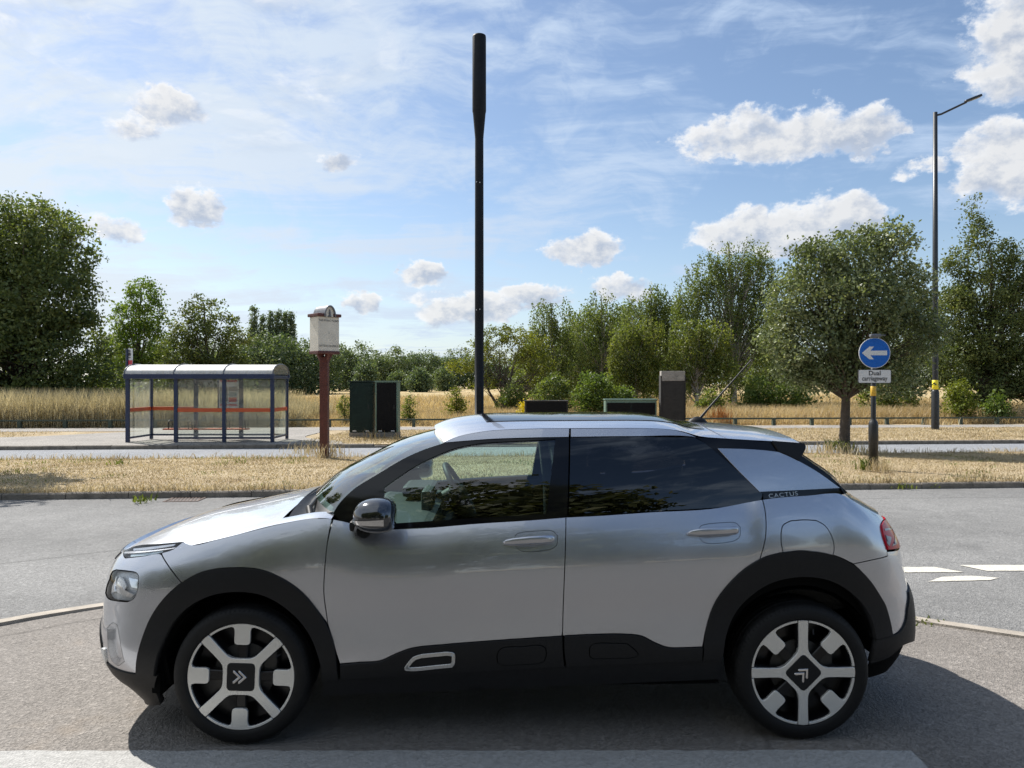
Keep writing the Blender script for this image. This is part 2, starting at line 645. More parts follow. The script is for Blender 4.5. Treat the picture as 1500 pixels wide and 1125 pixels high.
LN = lambda c: (lambda x: c + ROAD_M * x)
K1, V1, K2, PV, P0, P1, RAIL = 8.45, 14.65, 18.55, 18.75, 27.1, 29.75, 30.1

# base sheet: the dry field beyond the rail, lying below the roads on this side
def field_mat():
    m = bpy.data.materials.new('dry_field')
    m.use_nodes = True
    t = NT(m.node_tree)
    b = t.n['Principled BSDF']
    P = t.new('ShaderNodeTexCoord').outputs['Object']
    x, y, z = t.sep(P)
    Q = t.comb(x, t.m('MULTIPLY', y, 0.35), z)
    a = t.noise(Q, 0.16, 6.0, 0.65)
    c = t.noise(P, 2.2, 6.0, 0.7)
    col = t.mix(t.ss(a, 0.35, 0.65), (0.40, 0.30, 0.155), (0.52, 0.42, 0.245))
    col = t.mix(t.ss(c, 0.3, 0.75, 0.0, 0.6), col, (0.34, 0.25, 0.125))
    g = t.noise(Q, 0.09, 3.0, 0.5)
    col = t.mix(t.ss(g, 0.60, 0.72, 0.0, 0.45), col, (0.20, 0.19, 0.06))
    t.l.new(col, b.inputs['Base Color'])
    b.inputs['Roughness'].default_value = 0.95
    b.inputs['Specular IOR Level'].default_value = 0.1
    bn = t.new('ShaderNodeBump', inp={'Strength': 1.0, 'Distance': 0.3, 'Height': c})
    t.l.new(bn.outputs[0], b.inputs['Normal'])
    return m


M_FIELD = field_mat()
ys = [-400, -60, -20, 1.5, 20, 26, 31, 33, 36, 40, 60, 90, 140, 220, 400, 1500]
zs_ = [zg(max(y, 0)) - (0.25 if y < 30 else 0.05 if y < 33 else 0) for y in ys]
zs_[-1] = zs_[-2]
xs = np.linspace(-1500, 1500, 61)
V = np.array([(x, y, z) for y, z in zip(ys, zs_) for x in xs])
n_ = len(xs)
F = [[j * n_ + i, j * n_ + i + 1, (j + 1) * n_ + i + 1, (j + 1) * n_ + i] for j in range(len(ys) - 1) for i in range(n_ - 1)]
tag(link_mesh('field_ground', fast_mesh('field_ground', V, np.array(F), False), M_FIELD), kind='structure')

# near carriageway, the footway crossing the car stands on and its kerb line
strip('road', lambda x: -40.0, LN(K1), -0.022, M_ROAD, ny=24)
arc = catmull([(-60, -6.0), (-12, -4.2), (-6.6, -1.6), (-4.6, 0.45), (-3.70, 1.42), (-3.28, 1.86), (-2.7, 2.28), (-1.6, 2.75), (0, 2.95), (1.4, 2.62), (2.4, 2.02), (2.92, 1.64), (3.42, 1.33), (4.6, .75), (6.5, .1), (14, -1.0), (60, -5.0)], 10)
fv = []
for p in arc: fv += [(p[0], p[1], zg(p[1])), (p[0], p[1] * 0.5 - 6.0, 0.0), (p[0], -38.0, 0.0)]
ff = []
for i in range(len(arc) - 1):
    a, b = i * 3, (i + 1) * 3
    ff += [[a + 1, b + 1, b, a], [a + 2, b + 2, b + 1, a + 1]]
tag(link_mesh('footway', fast_mesh('footway', np.array(fv), np.array(ff)), M_FORE), kind='structure')
M_DARKGND = asphalt('added_dark_asphalt', (0.092, 0.088, 0.082), (0.122, 0.116, 0.108), 0.3, 1.1)
tag(link_mesh('added_dark_ground', fast_mesh('added_dark_ground', np.array([(x, y, .0045) for x in (-60, -20, 20, 60) for y in (-38, -15, -.575)]), np.array([[i * 3 + j, i * 3 + 3 + j, i * 3 + 4 + j, i * 3 + 1 + j] for i in range(3) for j in range(2)])), M_DARKGND), kind='structure')  # unseen darker ground behind the camera, added to dim the lower doors' reflections
kb = MB()
prev = None
for i in range(len(arc)):
    p = Vector((*arc[i], 0)); q = Vector((*arc[min(i + 1, len(arc) - 1)], 0)); r_ = Vector((*arc[max(i - 1, 0)], 0))
    t_ = (q - r_).normalized(); n_v = Vector((-t_.y, t_.x, 0))
    # raised a little towards the left, flush on the right
    up = 0.012 + 0.035 * max(0.0, min(1.0, (-3.0 - p.x) / 3.0))
    z = zg(p.y)
    cur = [p + n_v * .11 + Vector((0, 0, z - .05)), p + n_v * .105 + Vector((0, 0, z + up)), p - n_v * .0 + Vector((0, 0, z + up + .004)), p - n_v * .01 + Vector((0, 0, z - .02))]
    if prev is not None:
        kb.add(prev + cur, [[0, 4, 5, 1], [1, 5, 6, 2], [2, 6, 7, 3]])
    prev = cur
kb.build('footway_kerb', pmat('pale_kerb', (0.34, 0.30, 0.25), 0.9, noise=(6.0, 0.3), bump=(60.0, 0.4)), kind='structure')


def kerb(name, c, h, w=0.13, x0=-80, x1=80, step=0.915, rise=None):
    """kerb stones along a carriageway edge, thin joints between them"""
    mb = MB()
    x = x0
    rg = random.Random(3)
    while x < x1:
        xa, xb = x + .006, x + step - .006
        ha = h(x) + rg.uniform(-.006, .006)
        a0, b0 = c + ROAD_M * xa, c + ROAD_M * xb
        if ha > .01:
            z0, z1 = zg(a0), zg(b0)
            r_ = .018
            vs = []
            for (xx, yy, zz) in ((xa, a0, z0), (xb, b0, z1)):
                vs += [(xx, yy, zz - .08), (xx, yy + .012, zz + ha - r_), (xx, yy + r_ + .012, zz + ha), (xx, yy + w, zz + ha), (xx, yy + w, zz - .08)]
            mb.add(vs, [[0, 5, 6, 1], [1, 6, 7, 2], [2, 7, 8, 3], [3, 8, 9, 4], [0, 1, 2, 3, 4], [9, 8, 7, 6, 5]])
        x += step
    return mb.build(name, M_KERB, kind='structure')


kerb('verge_kerb', K1, lambda x: .07)
kerb('far_kerb', K2, lambda x: .115 if x < -4.8 or x > 1 else .06)

# grass verge between the carriageways, far carriageway, pavement and path behind it
def verge_mat():
    m = bpy.data.materials.new('dry_turf')
    m.use_nodes = True
    t = NT(m.node_tree)
    b = t.n['Principled BSDF']
    P = t.new('ShaderNodeTexCoord').outputs['Object']
    a = t.noise(P, 0.6, 6.0, 0.65)
    c = t.noise(P, 14.0, 6.0, 0.7)
    g = t.noise(P, 1.3, 4.0, 0.6)
    col = t.mix(t.ss(a, 0.35, 0.65), (0.35, 0.275, 0.175), (0.49, 0.405, 0.275))
    col = t.mix(t.ss(c, 0.4, 0.7, 0.0, 0.75), col, (0.19, 0.135, 0.07))
    col = t.mix(t.ss(t.noise(P, 0.9, 5.0, 0.7), 0.58, 0.70, 0.0, 0.7), col, (0.24, 0.17, 0.11))
    col = t.mix(t.ss(g, 0.60, 0.75, 0.0, 0.4), col, (0.16, 0.155, 0.06))
    t.l.new(col, b.inputs['Base Color'])
    b.inputs['Roughness'].default_value = 0.95
    b.inputs['Specular IOR Level'].default_value = 0.1
    bn = t.new('ShaderNodeBump', inp={'Strength': 1.0, 'Distance': 0.04, 'Height': c})
    t.l.new(bn.outputs[0], b.inputs['Normal'])
    return m


M_TURF = verge_mat()
strip('verge', LN(K1 + .12), LN(V1), .068, M_TURF, dx=.5, ny=22, bump=.012, hump=.01)
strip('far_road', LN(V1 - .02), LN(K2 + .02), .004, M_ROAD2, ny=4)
strip('far_verge', LN(K2 + .12), LN(P0), .098, M_TURF, dx=.5, ny=22, bump=.012)
strip('footpath', LN(P0 - .02), LN(P1), .108, M_PAVE, ny=6)
strip('path_edge', LN(P1 - .02), LN(P1 + 1.2), .10, M_TURF, ny=4, bump=.02)
# paved bus stop bay
bay = [(-19.8, 18.73 + ROAD_M * -19.8), (-4.9, 18.73 + ROAD_M * -4.9), (-5.3, 19.6), (-6.9, 21.2), (-7.2, 22.4), (-7.4, 27.0), (-14.0, 26.2), (-15.2, 24.6), (-16.4, 22.0), (-19.8, 20.4)]
bp = round_poly(bay, [.0, 0, .4, .6, .5, .1, .1, .8, .8, .5], 4)
vv, ee = [], []
pts = [Vector(p) for p in bp]
gx = [Vector((x, y)) for x in np.arange(-19.5, -5, .8) for y in np.arange(17.4, 27, .8)]
gk = [g for g in gx if min((g - p).length for p in pts) > .3]
vo, eo, fo, *_ = delaunay_2d_cdt(pts + gk, [(i, (i + 1) % len(pts)) for i in range(len(pts))], [], 1, 1e-5)
tag(link_mesh('bus_stop_pavement', fast_mesh('bus_stop_pavement', np.array([(p.x, p.y, zg(p.y) + .112) for p in vo]), np.array([list(f) for f in fo])), M_PAVE), kind='structure')


# painted marks on the roads
def mark_mat(name, col, wear, under):
    m = bpy.data.materials.new(name)
    m.use_nodes = True
    t = NT(m.node_tree)
    b = t.n['Principled BSDF']
    P = t.new('ShaderNodeTexCoord').outputs['Object']
    a = t.noise(P, 26.0, 8.0, 0.75)
    c = t.noise(P, 2.0, 5.0, 0.6)
    vo = t.new('ShaderNodeTexVoronoi', inp={'Vector': P, 'Scale': 85.0})
    f = t.ss(t.m('ADD', t.m('MULTIPLY', a, 0.75), t.m('MULTIPLY', c, 0.25)), wear, wear + 0.09)
    k = t.lin(t.sep(vo.outputs['Color'])[0], 0, 1, 0.8, 1.15)
    cc = t.mix(1.0, (*col, 1), t.comb(k, k, k), 'MULTIPLY')
    t.l.new(t.mix(f, cc, under), b.inputs['Base Color'])
    b.inputs['Roughness'].default_value = 0.8
    bn = t.new('ShaderNodeBump', inp={'Strength': 0.5, 'Distance': 0.008, 'Height': vo.outputs['Distance']})
    t.l.new(bn.outputs[0], b.inputs['Normal'])
    return m


M_WHITE = mark_mat('road_paint', (0.56, 0.53, 0.46), 0.585, (0.2, 0.195, 0.185))
M_OLD = mark_mat('worn_paint', (0.34, 0.335, 0.32), 0.64, (0.15, 0.14, 0.125))
rgm = random.Random(11)


def marking(name, poly, z, mat):
    q = []
    for i in range(len(poly)):
        a, b = Vector(poly[i]), Vector(poly[(i + 1) % len(poly)])
        n = max(2, int((b - a).length / .05))
        for k in range(n):
            p = a.lerp(b, k / n)
            q.append((p.x + rgm.uniform(-.006, .006), p.y + rgm.uniform(-.006, .006), z(p.y)))
    me = bpy.data.meshes.new(name)
    me.from_pydata(q, [], [list(range(len(q)))])
    return link_mesh(name, me, mat, kind='structure')


zr = lambda y: zg(y) - .017
marking('road_marking', [(2.3, 3.20), (4.06, 3.24), (3.92, 3.43), (2.3, 3.42)], zr, M_WHITE)
marking('road_marking', [(4.30, 3.28), (6.2, 3.30), (6.2, 3.52), (4.18, 3.51)], zr, M_WHITE)
marking('road_marking', [(3.54, 2.90), (4.10, 2.95), (4.24, 3.03), (4.04, 3.11), (3.76, 3.06)], zr, M_WHITE)
marking('road_marking', [(8.2, 3.35), (10.4, 3.45), (10.4, 3.66), (8.2, 3.55)], zr, M_WHITE)
marking('worn_marking', [(-9.0, -.56), (1.775, -.56), (1.79, -.083), (-9.0, -.095)], lambda y: .004, M_OLD)
# ================================================================== THE CAR
CAR_RZ = R(1.1)
CAR = empty('parked_car', (0.04, 0.842, 0.0), CAR_RZ,
            label='silver hatchback with black wheel arch cladding parked side-on in the foreground', cat='car')
CAR_M = Matrix.Translation(CAR.location) @ Matrix.Rotation(CAR_RZ, 4, 'Z')
CM = [list(r_) for r_ in CAR_M]


def car_px(p):
    """pixel (1500 px photo) where a point of the car shows"""
    X = CM[0][0] * p[0] + CM[0][1] * p[1] + CM[0][3]
    Y = CM[1][0] * p[0] + CM[1][1] * p[1] + CM[1][3]
    d = Y - CAM.y
    return 750 + FPX * X / d, 562 - FPX * (p[2] - CAM.z) / d


# --- paints and materials of the car
def paint_mat(name, col, metal=0.82, rough=0.33):
    m = bpy.data.materials.new(name)
    m.use_nodes = True
    t = NT(m.node_tree)
    b = t.n['Principled BSDF']
    tc = t.new('ShaderNodeTexCoord')
    b.inputs['Base Color'].default_value = (*col, 1)
    b.inputs['Metallic'].default_value = metal
    b.inputs['Roughness'].default_value = rough
    b.inputs['Coat Weight'].default_value = 1.0
    b.inputs['Coat IOR'].default_value = 1.75
    b.inputs['Coat Roughness'].default_value = 0.02
    dust = t.noise(tc.outputs['Object'], 2.3, 6.0, 0.65)
    t.l.new(t.lin(dust, 0.3, 0.7, rough - 0.04, rough + 0.06), b.inputs['Roughness'])
    return m


PAINT = paint_mat('silver_paint', (0.575, 0.59, 0.638), 0.90, 0.30)
PAINT_BLUE = paint_mat('floating_panel_paint', (0.52, 0.54, 0.59), 0.8, 0.25)
BLACKP = pmat('gloss_black', (0.006, 0.006, 0.008), 0.08, spec=0.45)
CLAD = pmat('cladding_plastic', (0.010, 0.010, 0.011), 0.50, spec=0.32, noise=(3.0, 0.15), bump=(700.0, 0.06))
RUBBER = pmat('tyre_rubber', (0.013, 0.013, 0.0135), 0.62, spec=0.35, noise=(9.0, 0.25))
DARK = pmat('dark_void', (0.004, 0.004, 0.004), 0.9, spec=0.1)
ALU = pmat('machined_aluminium', (0.80, 0.785, 0.745), 0.38, metal=0.6, noise=(5.0, 0.06))
RIMBLK = pmat('rim_black', (0.006, 0.006, 0.007), 0.25, spec=0.4)
CHROME = pmat('chrome_trim', (0.75, 0.75, 0.76), 0.16, metal=1.0)
SATIN = pmat('satin_silver', (0.62, 0.62, 0.61), 0.38, metal=0.85)
DISC = pmat('brake_disc', (0.06, 0.058, 0.055), 0.5, metal=0.6)
FABRIC = pmat('seat_fabric', (0.030, 0.031, 0.034), 0.9, noise=(30.0, 0.2))
INT = pmat('interior_plastic', (0.025, 0.026, 0.027), 0.6)
INTGREY = pmat('interior_trim', (0.06, 0.063, 0.063), 0.5)
LAMPIN = pmat('lamp_housing', (0.62, 0.63, 0.64), 0.35, metal=0.2)
LINING = pmat('roof_lining', (0.42, 0.42, 0.40), 0.9)
GLASS_F = glass_mat('window_glass', (0.70, 0.84, 0.78), 1.25)
GLASS_W = glass_mat('windscreen_glass', (0.55, 0.70, 0.68), 1.5)
GLASS_R = glass_mat('privacy_glass', (0.075, 0.08, 0.095), 1.0)
LAMPGL = glass_mat('lamp_glass', (0.96, 0.97, 0.98), 0.8)
REFL = pmat('lamp_reflector', (0.75, 0.76, 0.78), 0.12, metal=1.0)
REDL = pmat('tail_lamp_red', (0.52, 0.006, 0.02), 0.15, spec=0.25)
REDD = pmat('tail_lamp_dark', (0.06, 0.004, 0.008), 0.15, coat=1.0)


def itab(xs, ys, n=400):
    """smooth lookup through the given points"""
    c = catmull(list(zip(xs, ys)), 12)
    a = np.array([p[0] for p in c]); b = np.array([p[1] for p in c])
    return lambda q: float(np.interp(q, a, b))


# plan outline of the lower body, nose centre -> tail centre (x, half width)
_pl = [(-2.150, 0.0), (-2.146, .2), (-2.122, .4), (-2.078, .56), (-2.00, .69), (-1.885, .768), (-1.72, .812), (-1.46, .838), (-1.1, .848), (-.6, .85), (0, .85),
       (.6, .85), (1.1, .85), (1.4, .845), (1.60, .826), (1.77, .782), (1.875, .715), (1.937, .61), (1.968, .46), (1.985, .25), (1.99, 0.0)]
_pc = np.array(catmull(_pl, 14))
_al = np.concatenate([[0], np.cumsum(np.hypot(*np.diff(_pc, axis=0).T))])
_al -= np.interp(0.0, _pc[:, 0][60:220], _al[60:220])          # u = 0 where x = 0
_dx = np.gradient(_pc[:, 0], _al); _dy = np.gradient(_pc[:, 1], _al)
U0, U1 = float(_al[0]), float(_al[-1])
FXT = itab([.10, .18, .25, .35, .45, .55, .65, .72, .78, .83, .88, 1.0, 1.2], [.20, .13, .05, .012, 0, .008, .014, .026, .055, .10, .15, .25, .4])
RXT = itab([.10, .2, .3, .4, .6, .66, .86, .95, 1.0, 1.05, 1.12, 1.2, 1.4], [.2, .10, .03, 0, .004, .026, .068, .112, .145, .19, .27, .36, .58])
ZST = itab([-2.55, -2.3, -2.1, -1.88, -1.66, -1.4, -1.13, -.95, -.85, -.74, -.6, -.2, .22, .64, .89, 1.05, 1.13, 1.34, 1.52, 1.66, 1.76, 1.90, 2.0, 2.3, 2.6],
           [.795, .80, .822, .853, .888, .94, .998, 1.024, 1.010, .981, .971, .997, 1.022, 1.049, 1.063, 1.076, 1.104, 1.119, 1.130, 1.126, 1.09, 1.0, .985, .98, .98])
INH = itab([-.4, -.2, -.1, 0, .05, .10, .2, .3, .5, 1.0], [.36, .21, .135, .0765, .053, .034, .0085, 0, 0, 0])
INL = itab([.05, .15, .25, .33, .42, .50, .60, .72, .85, 1.3], [.10, .06, .034, .010, 0.0, .007, .013, .004, 0, 0])


def plan(u):
    return float(np.interp(u, _al, _pc[:, 0])), float(np.interp(u, _al, _pc[:, 1])), float(np.interp(u, _al, _dx)), float(np.interp(u, _al, _dy))


def shell0(u, z):
    x, y, dx, dy = plan(u)
    ins = INH(ZST(u) - z) + INL(z)
    ny = abs(dx)
    wf = min(max((-1.15 - x) / 0.85, 0.0), 1.0) ** 1.4
    wr = min(max((x - 1.2) / 0.70, 0.0), 1.0) ** 1.5
    return Vector((x + FXT(z) * wf - RXT(z) * wr, -(y - ins * ny), z))


Z0T = itab([-1.4, -.95, -.6, .22, 1.1, 1.5, 2.0], [.96, .96, .958, 1.005, 1.09, 1.115, 1.12])


def green0(x, z):
    t = (z - Z0T(x)) / 0.43
    y = .773 - .105 * t - (.085 * t * t if t > 0 else 0)
    if x > .5: y -= .085 * ((x - .5) / 1.2) ** 2
    if x < -.3: y -= .035 * ((-.3 - x) / .6) ** 2
    return Vector((x, -y, z))


def surf_n(f):
    def g(a, b):
        p = f(a, b)
        e = 2e-3
        da = f(a + e, b) - f(a - e, b)
        db = f(a, b + e) - f(a, b - e)
        n = da.cross(db)
        return p, n.normalized()
    return g


shell = surf_n(shell0)
green = surf_n(green0)


def inv(f, px, py):
    """(a, b) of surface f at which it shows at pixel px, py"""
    a = (px - 750) / FPX * 3.5 - 0.04
    b = 1.65 - (py - 562) / FPX * 3.5
    if f is shell0:
        a = a if abs(a) < 1.6 else math.copysign(1.6 + (abs(a) - 1.6) * 1.1, a)
    for it in range(60):
        q = car_px(f(a, b))
        ex, ey = px - q[0], py - q[1]
        if abs(ex) + abs(ey) < 0.02: break
        e = 1e-3
        qa = car_px(f(a + e, b)); qb = car_px(f(a, b + e))
        j11, j21 = (qa[0] - q[0]) / e, (qa[1] - q[1]) / e
        j12, j22 = (qb[0] - q[0]) / e, (qb[1] - q[1]) / e
        det = j11 * j22 - j12 * j21
        if abs(j11) < 60:                       # near the outline: small steps
            a += math.copysign(0.01, a) * (-1 if ex * a < 0 else 1) * min(1, abs(ex) / 6); b += ey / j22 * 0.7
            continue
        s = 0.8
        a += max(-.15, min(.15, s * (ex * j22 - ey * j12) / det))
        b += max(-.15, min(.15, s * (ey * j11 - ex * j21) / det))
    return a, b


def outline(f, segs, ds=0.02):
    """segments of photo pixels (smooth inside a segment, sharp where they join); ('u', a, b) = surface coordinates"""
    out = []
    for seg in segs:
        pts = [(p[1], p[2]) if p[0] == 'u' else inv(f, p[0], p[1]) for p in seg]
        c = catmull(pts, 10) if len(pts) > 2 else [pts[0], pts[1]]
        c = np.array(c)
        L = np.concatenate([[0], np.cumsum(np.hypot(*np.diff(c, axis=0).T))])
        n = max(1, int(round(L[-1] / ds)))
        s = np.linspace(0, L[-1], n + 1)
        for k in range(n):
            out.append((float(np.interp(s[k], L, c[:, 0])), float(np.interp(s[k], L, c[:, 1]))))
    # drop doubled points
    res = []
    for p in out:
        if not res or math.hypot(p[0] - res[-1][0], p[1] - res[-1][1]) > 1e-4: res.append(p)
    if math.hypot(res[0][0] - res[-1][0], res[0][1] - res[-1][1]) < 1e-4: res.pop()
    return res


def inside(P, poly):
    P = np.asarray(P, float); q = np.asarray(poly, float)
    x, y = P[:, 0], P[:, 1]
    r = np.zeros(len(P), bool)
    j = len(q) - 1
    for i in range(len(q)):
        xi, yi, xj, yj = q[i, 0], q[i, 1], q[j, 0], q[j, 1]
        c = ((yi > y) != (yj > y))
        with np.errstate(divide='ignore', invalid='ignore'):
            xs = (xj - xi) * (y - yi) / (yj - yi + 1e-30) + xi
        r ^= c & (x < xs)
        j = i
    return r


def seg_dist(P, poly):
    P = np.asarray(P, float); a = np.asarray(poly, float); b = np.roll(a, -1, 0)
    d = np.full(len(P), 1e9)
    for i in range(len(a)):
        e = b[i] - a[i]
        t = np.clip(((P - a[i]) @ e) / max(e @ e, 1e-12), 0, 1)
        d = np.minimum(d, np.hypot(*(P - a[i] - t[:, None] * e).T))
    return d


def panel_mesh(name, surf, poly, off=0.0, holes=(), h=0.03, gap=0.0022, flange=0.02, edge=0.0, dish=None):
    """skin patch: poly / holes in surface coordinates, lifted by off along the normal; flange folds the rim inwards"""
    def ccw(q):
        a = np.array(q)
        s = np.sum(a[:, 0] * np.roll(a[:, 1], -1) - np.roll(a[:, 0], -1) * a[:, 1])
        return list(q) if s > 0 else list(q)[::-1]
    loops = [ccw(offset_poly(ccw(poly), gap) if gap else poly)]
    for q in holes:
        loops.append(ccw(offset_poly(ccw(q), -gap) if gap else q)[::-1])
    A = np.array(loops[0])
    x0, y0 = A.min(0); x1, y1 = A.max(0)
    gx, gy = np.meshgrid(np.arange(x0 + h / 2, x1, h), np.arange(y0 + h / 2, y1, h))
    G = np.stack([gx.ravel(), gy.ravel()], 1)
    k = inside(G, loops[0])
    for q in loops[1:]: k &= ~inside(G, q)
    G = G[k]
    for q in loops:
        if len(G): G = G[seg_dist(G, q) > 0.45 * h]
    pts, edges, loop_ix = [], [], []
    for q in loops:
        b = len(pts); pts.extend(q); n = len(q)
        edges += [(b + i, b + (i + 1) % n) for i in range(n)]
        loop_ix.append(list(range(b, b + n)))
    nb = len(pts)
    pts = [Vector(p) for p in pts] + [Vector((float(p[0]), float(p[1]))) for p in G]
    vo, eo, fo, ov, oe, of = delaunay_2d_cdt(pts, edges, [], 0, 1e-6)
    vo = [(p.x, p.y) for p in vo]
    cen = np.array([[sum(vo[i][0] for i in f) / 3, sum(vo[i][1] for i in f) / 3] for f in fo])
    k = inside(cen, loops[0])
    for q in loops[1:]: k &= ~inside(cen, q)
    faces = [list(f) for f, kk in zip(fo, k) if kk]
    new_of = {}
    for i, src in enumerate(ov):
        for s in src: new_of[s] = i
    if dish is not None:
        dist = np.min([seg_dist(np.array(vo), q) for q in loops], axis=0)
    V, N = [], []
    for i, (a, b) in enumerate(vo):
        p, n = surf(a, b)
        o_ = off + (dish(dist[i]) if dish is not None else 0.0)
        V.append(p + n * o_); N.append(n)
    F, FN = [], []
    for f in faces:
        a, b, c = (Vector(V[i]) for i in f)
        nn = (b - a).cross(c - a)
        if nn.dot(N[f[0]]) < 0: f = f[::-1]
        F.append(f); FN.append([N[i] for i in f])
    # rim
    for lp in loop_ix:
        n = len(lp)
        ids = [new_of[i] for i in lp]
        base = len(V)
        for j, i in enumerate(ids):
            V.append(V[i] - N[i] * flange); N.append(N[i])
        for j in range(n):
            i0, i1 = ids[j], ids[(j + 1) % n]
            q = [i0, base + j, base + (j + 1) % n, i1]
            e = Vector(V[i1]) - Vector(V[i0])
            fn = e.cross(N[i0]).normalized() if e.length > 1e-9 else N[i0]
            F.append(q)
            top = (fn * 0.7 + N[i0]).normalized() if edge else fn
            FN.append([top, fn, fn, top] if edge else [fn] * 4)
    # turn the rim faces outwards
    return V, F, FN


def put(name, V, F, FN, mat, parent, mirror=False, **kw):
    if mirror:
        V = [Vector((p[0], -p[1], p[2])) for p in V]
        F = [f[::-1] for f in F]
        FN = [[Vector((n.x, -n.y, n.z)) for n in ns[::-1]] for ns in FN]
    me = bpy.data.meshes.new(name)
    me.from_pydata([tuple(p) for p in V], [], F)
    me.polygons.foreach_set('use_smooth', [True] * len(F))
    me.update()
    if FN is not None:
        me.normals_split_custom_set([tuple(n) for ns in FN for n in ns])
    return link_mesh(name, me, mat, parent, **kw)


def both(name, surf, poly, mat, parents=None, **kw):
    """the patch on the near side and its mirror image on the far side"""
    V, F, FN = panel_mesh(name, surf, poly, **kw)
    pa, pb = parents if parents else (CAR, CAR)
    return put(name, V, F, FN, mat, pa), put(name, V, F, FN, mat, pb, True)


def both_mb(name, mb, mat, parents=None):
    me = mb.mesh(name)
    pa, pb = parents if parents else (CAR, CAR)
    a = link_mesh(name, me, mat, pa)
    m2 = MB()
    m2.v = [(p[0], -p[1], p[2]) for p in mb.v]; m2.f = [f[::-1] for f in mb.f]; m2.sm = mb.sm
    return a, m2.build(name, mat, pb)


def zs(u, d=0.0): return ('u', u, ZST(u) + d)


# ------------------------------------------------------------------ lower body panels
ARF_O = [(201, 986), (205, 949), (223, 901.5), (254.5, 862), (294, 838), (341.5, 831), (389, 836), (436.5, 862), (468, 897.6), (488, 937), (496, 992)]
ARF_I = [(472, 996), (470, 973), (456, 933), (428.6, 897.6), (389, 872), (341.5, 866), (298, 876), (258.5, 905.5), (235, 949), (227, 988)]
ARR_O = [(1029, 966), (1034, 922), (1052, 875), (1088, 835), (1124, 814), (1174, 806), (1225, 814), (1264, 839), (1290, 875), (1302, 908), (1306, 930)]
ARR_I = [(1282, 936), (1275, 907), (1254, 875), (1218, 851), (1174, 844), (1124, 855), (1084, 886), (1065, 922), (1057, 965)]
DRL_T = [(182, 806), (200, 799), (235, 796), (268, 793)]
DRL_B = [(268, 793), (254, 804), (235, 810.5), (210, 814), (184, 817)]
HEAD = [[(160, 848), (163, 838), (170, 834)], [(170, 834), (188, 836), (200, 839), (203, 844)], [(203, 844), (202, 860), (196, 876), (187, 881)],
        [(187, 881), (172, 880), (158, 876), (154, 868)], [(154, 868), (156, 858), (160, 848)]]
LOWB = [(150, 941), (154, 962), (163, 974), (180, 982), (201, 986)]       # silver / black border of the front bumper
head_o = outline(shell0, HEAD, 0.012)
drl_o = outline(shell0, [DRL_T, DRL_B, [(184, 817), (182, 806)]], 0.015)
u_lb, z_lb = inv(shell0, 150, 941)
u_drl, z_drl = inv(shell0, 182, 806)
fb = outline(shell0, [[('u', U0, z_drl), ('u', u_drl, z_drl)], [(182, 806), (184, 817)], DRL_B[::-1][:-2] + [(237, 812)], [(237, 812), (250, 833), (266, 853)],
                      [(266, 853), (254.5, 862), (223, 901.5), (205, 949), (201, 986)], LOWB[::-1], [('u', u_lb, z_lb), ('u', u_lb - .06, z_lb + .05), ('u', U0, z_lb + .08)],
                      [('u', U0, z_lb + .08), ('u', U0, z_drl)]])
NOTCH = [[(158, 918), (166, 912), (172, 916)], [(172, 916), (176, 940), (182, 968)], [(182, 968), (172, 974), (163, 966)], [(163, 966), (158, 940), (158, 918)]]
notch_o = outline(shell0, NOTCH, 0.012)
both('front_bumper', shell, fb, PAINT, holes=[head_o, notch_o], h=0.028)
both('bumper_notch', shell, notch_o, PAINT, gap=0.0, h=0.015, flange=0.0, dish=lambda d: -min(d * 1.2, 0.022))
# headlamp: bowl, inner reflectors, clear cover
hl = both('headlight', shell, head_o, LAMPIN, off=-0.026, gap=0.0, flange=-0.026, h=0.02)
ha, hb = inv(shell0, 172, 858)
for (pxs, mat, off, nm) in (([(160, 851), (166, 842), (166, 866), (158, 868)], REFL, -0.016, 'reflector'), ([(172, 842), (178, 848), (182, 858), (177, 868), (169, 868), (166, 856)], LAMPIN, -0.012, 'lamp_shroud'),
                            ([(170, 852), (182, 865), (194, 871), (191, 875), (178, 872), (168, 866)], REFL, -0.008, 'reflector'), ([(184, 845), (198, 848), (197, 862), (188, 860)], REFL, -0.018, 'reflector')):
    both(nm, shell, outline(shell0, [[pxs[i], pxs[(i + 1) % len(pxs)]] for i in range(len(pxs))], 0.012), mat, parents=hl, off=off, gap=0, h=0.02, flange=0.006)
both('lamp_cover', shell, head_o, LAMPGL, parents=hl, off=-0.003, gap=0.001, flange=0.0, h=0.02)
# daytime lamp above it
dl = both('daytime_lamp', shell, drl_o, BLACKP, off=-0.016, gap=0.0, flange=-0.016, h=0.02)
DU = lambda k: [(192 + 60 * k_, 803.5 - 6.0 * k_ + k) for k_ in (0, .5, 1)]
strip = lambda y0, y1, x0, x1: outline(shell0, [[(x0, y0 + 1.5), ((x0 + x1) / 2, y0 - 1.5), (x1, y0 - 5)], [(x1, y0 - 5), (x1 - 4, y1 - 5)], [(x1 - 4, y1 - 5), ((x0 + x1) / 2, y1 - 1), (x0, y1 + 1)], [(x0, y1 + 1), (x0, y0 + 1.5)]], 0.015)
both('lamp_strip', shell, strip(800.5, 803.5, 194, 256), CHROME, parents=dl, off=-0.006, gap=0, h=0.02, flange=0.006)
both('lamp_strip', shell, strip(808.0, 813.0, 190, 240), pmat('lamp_pale', (0.62, 0.72, 0.75), 0.15, metal=0.3), parents=dl, off=-0.006, gap=0, h=0.02, flange=0.006)
both('lamp_cover', shell, drl_o, LAMPGL, parents=dl, off=0.0, gap=0.001, flange=0.0, h=0.02)

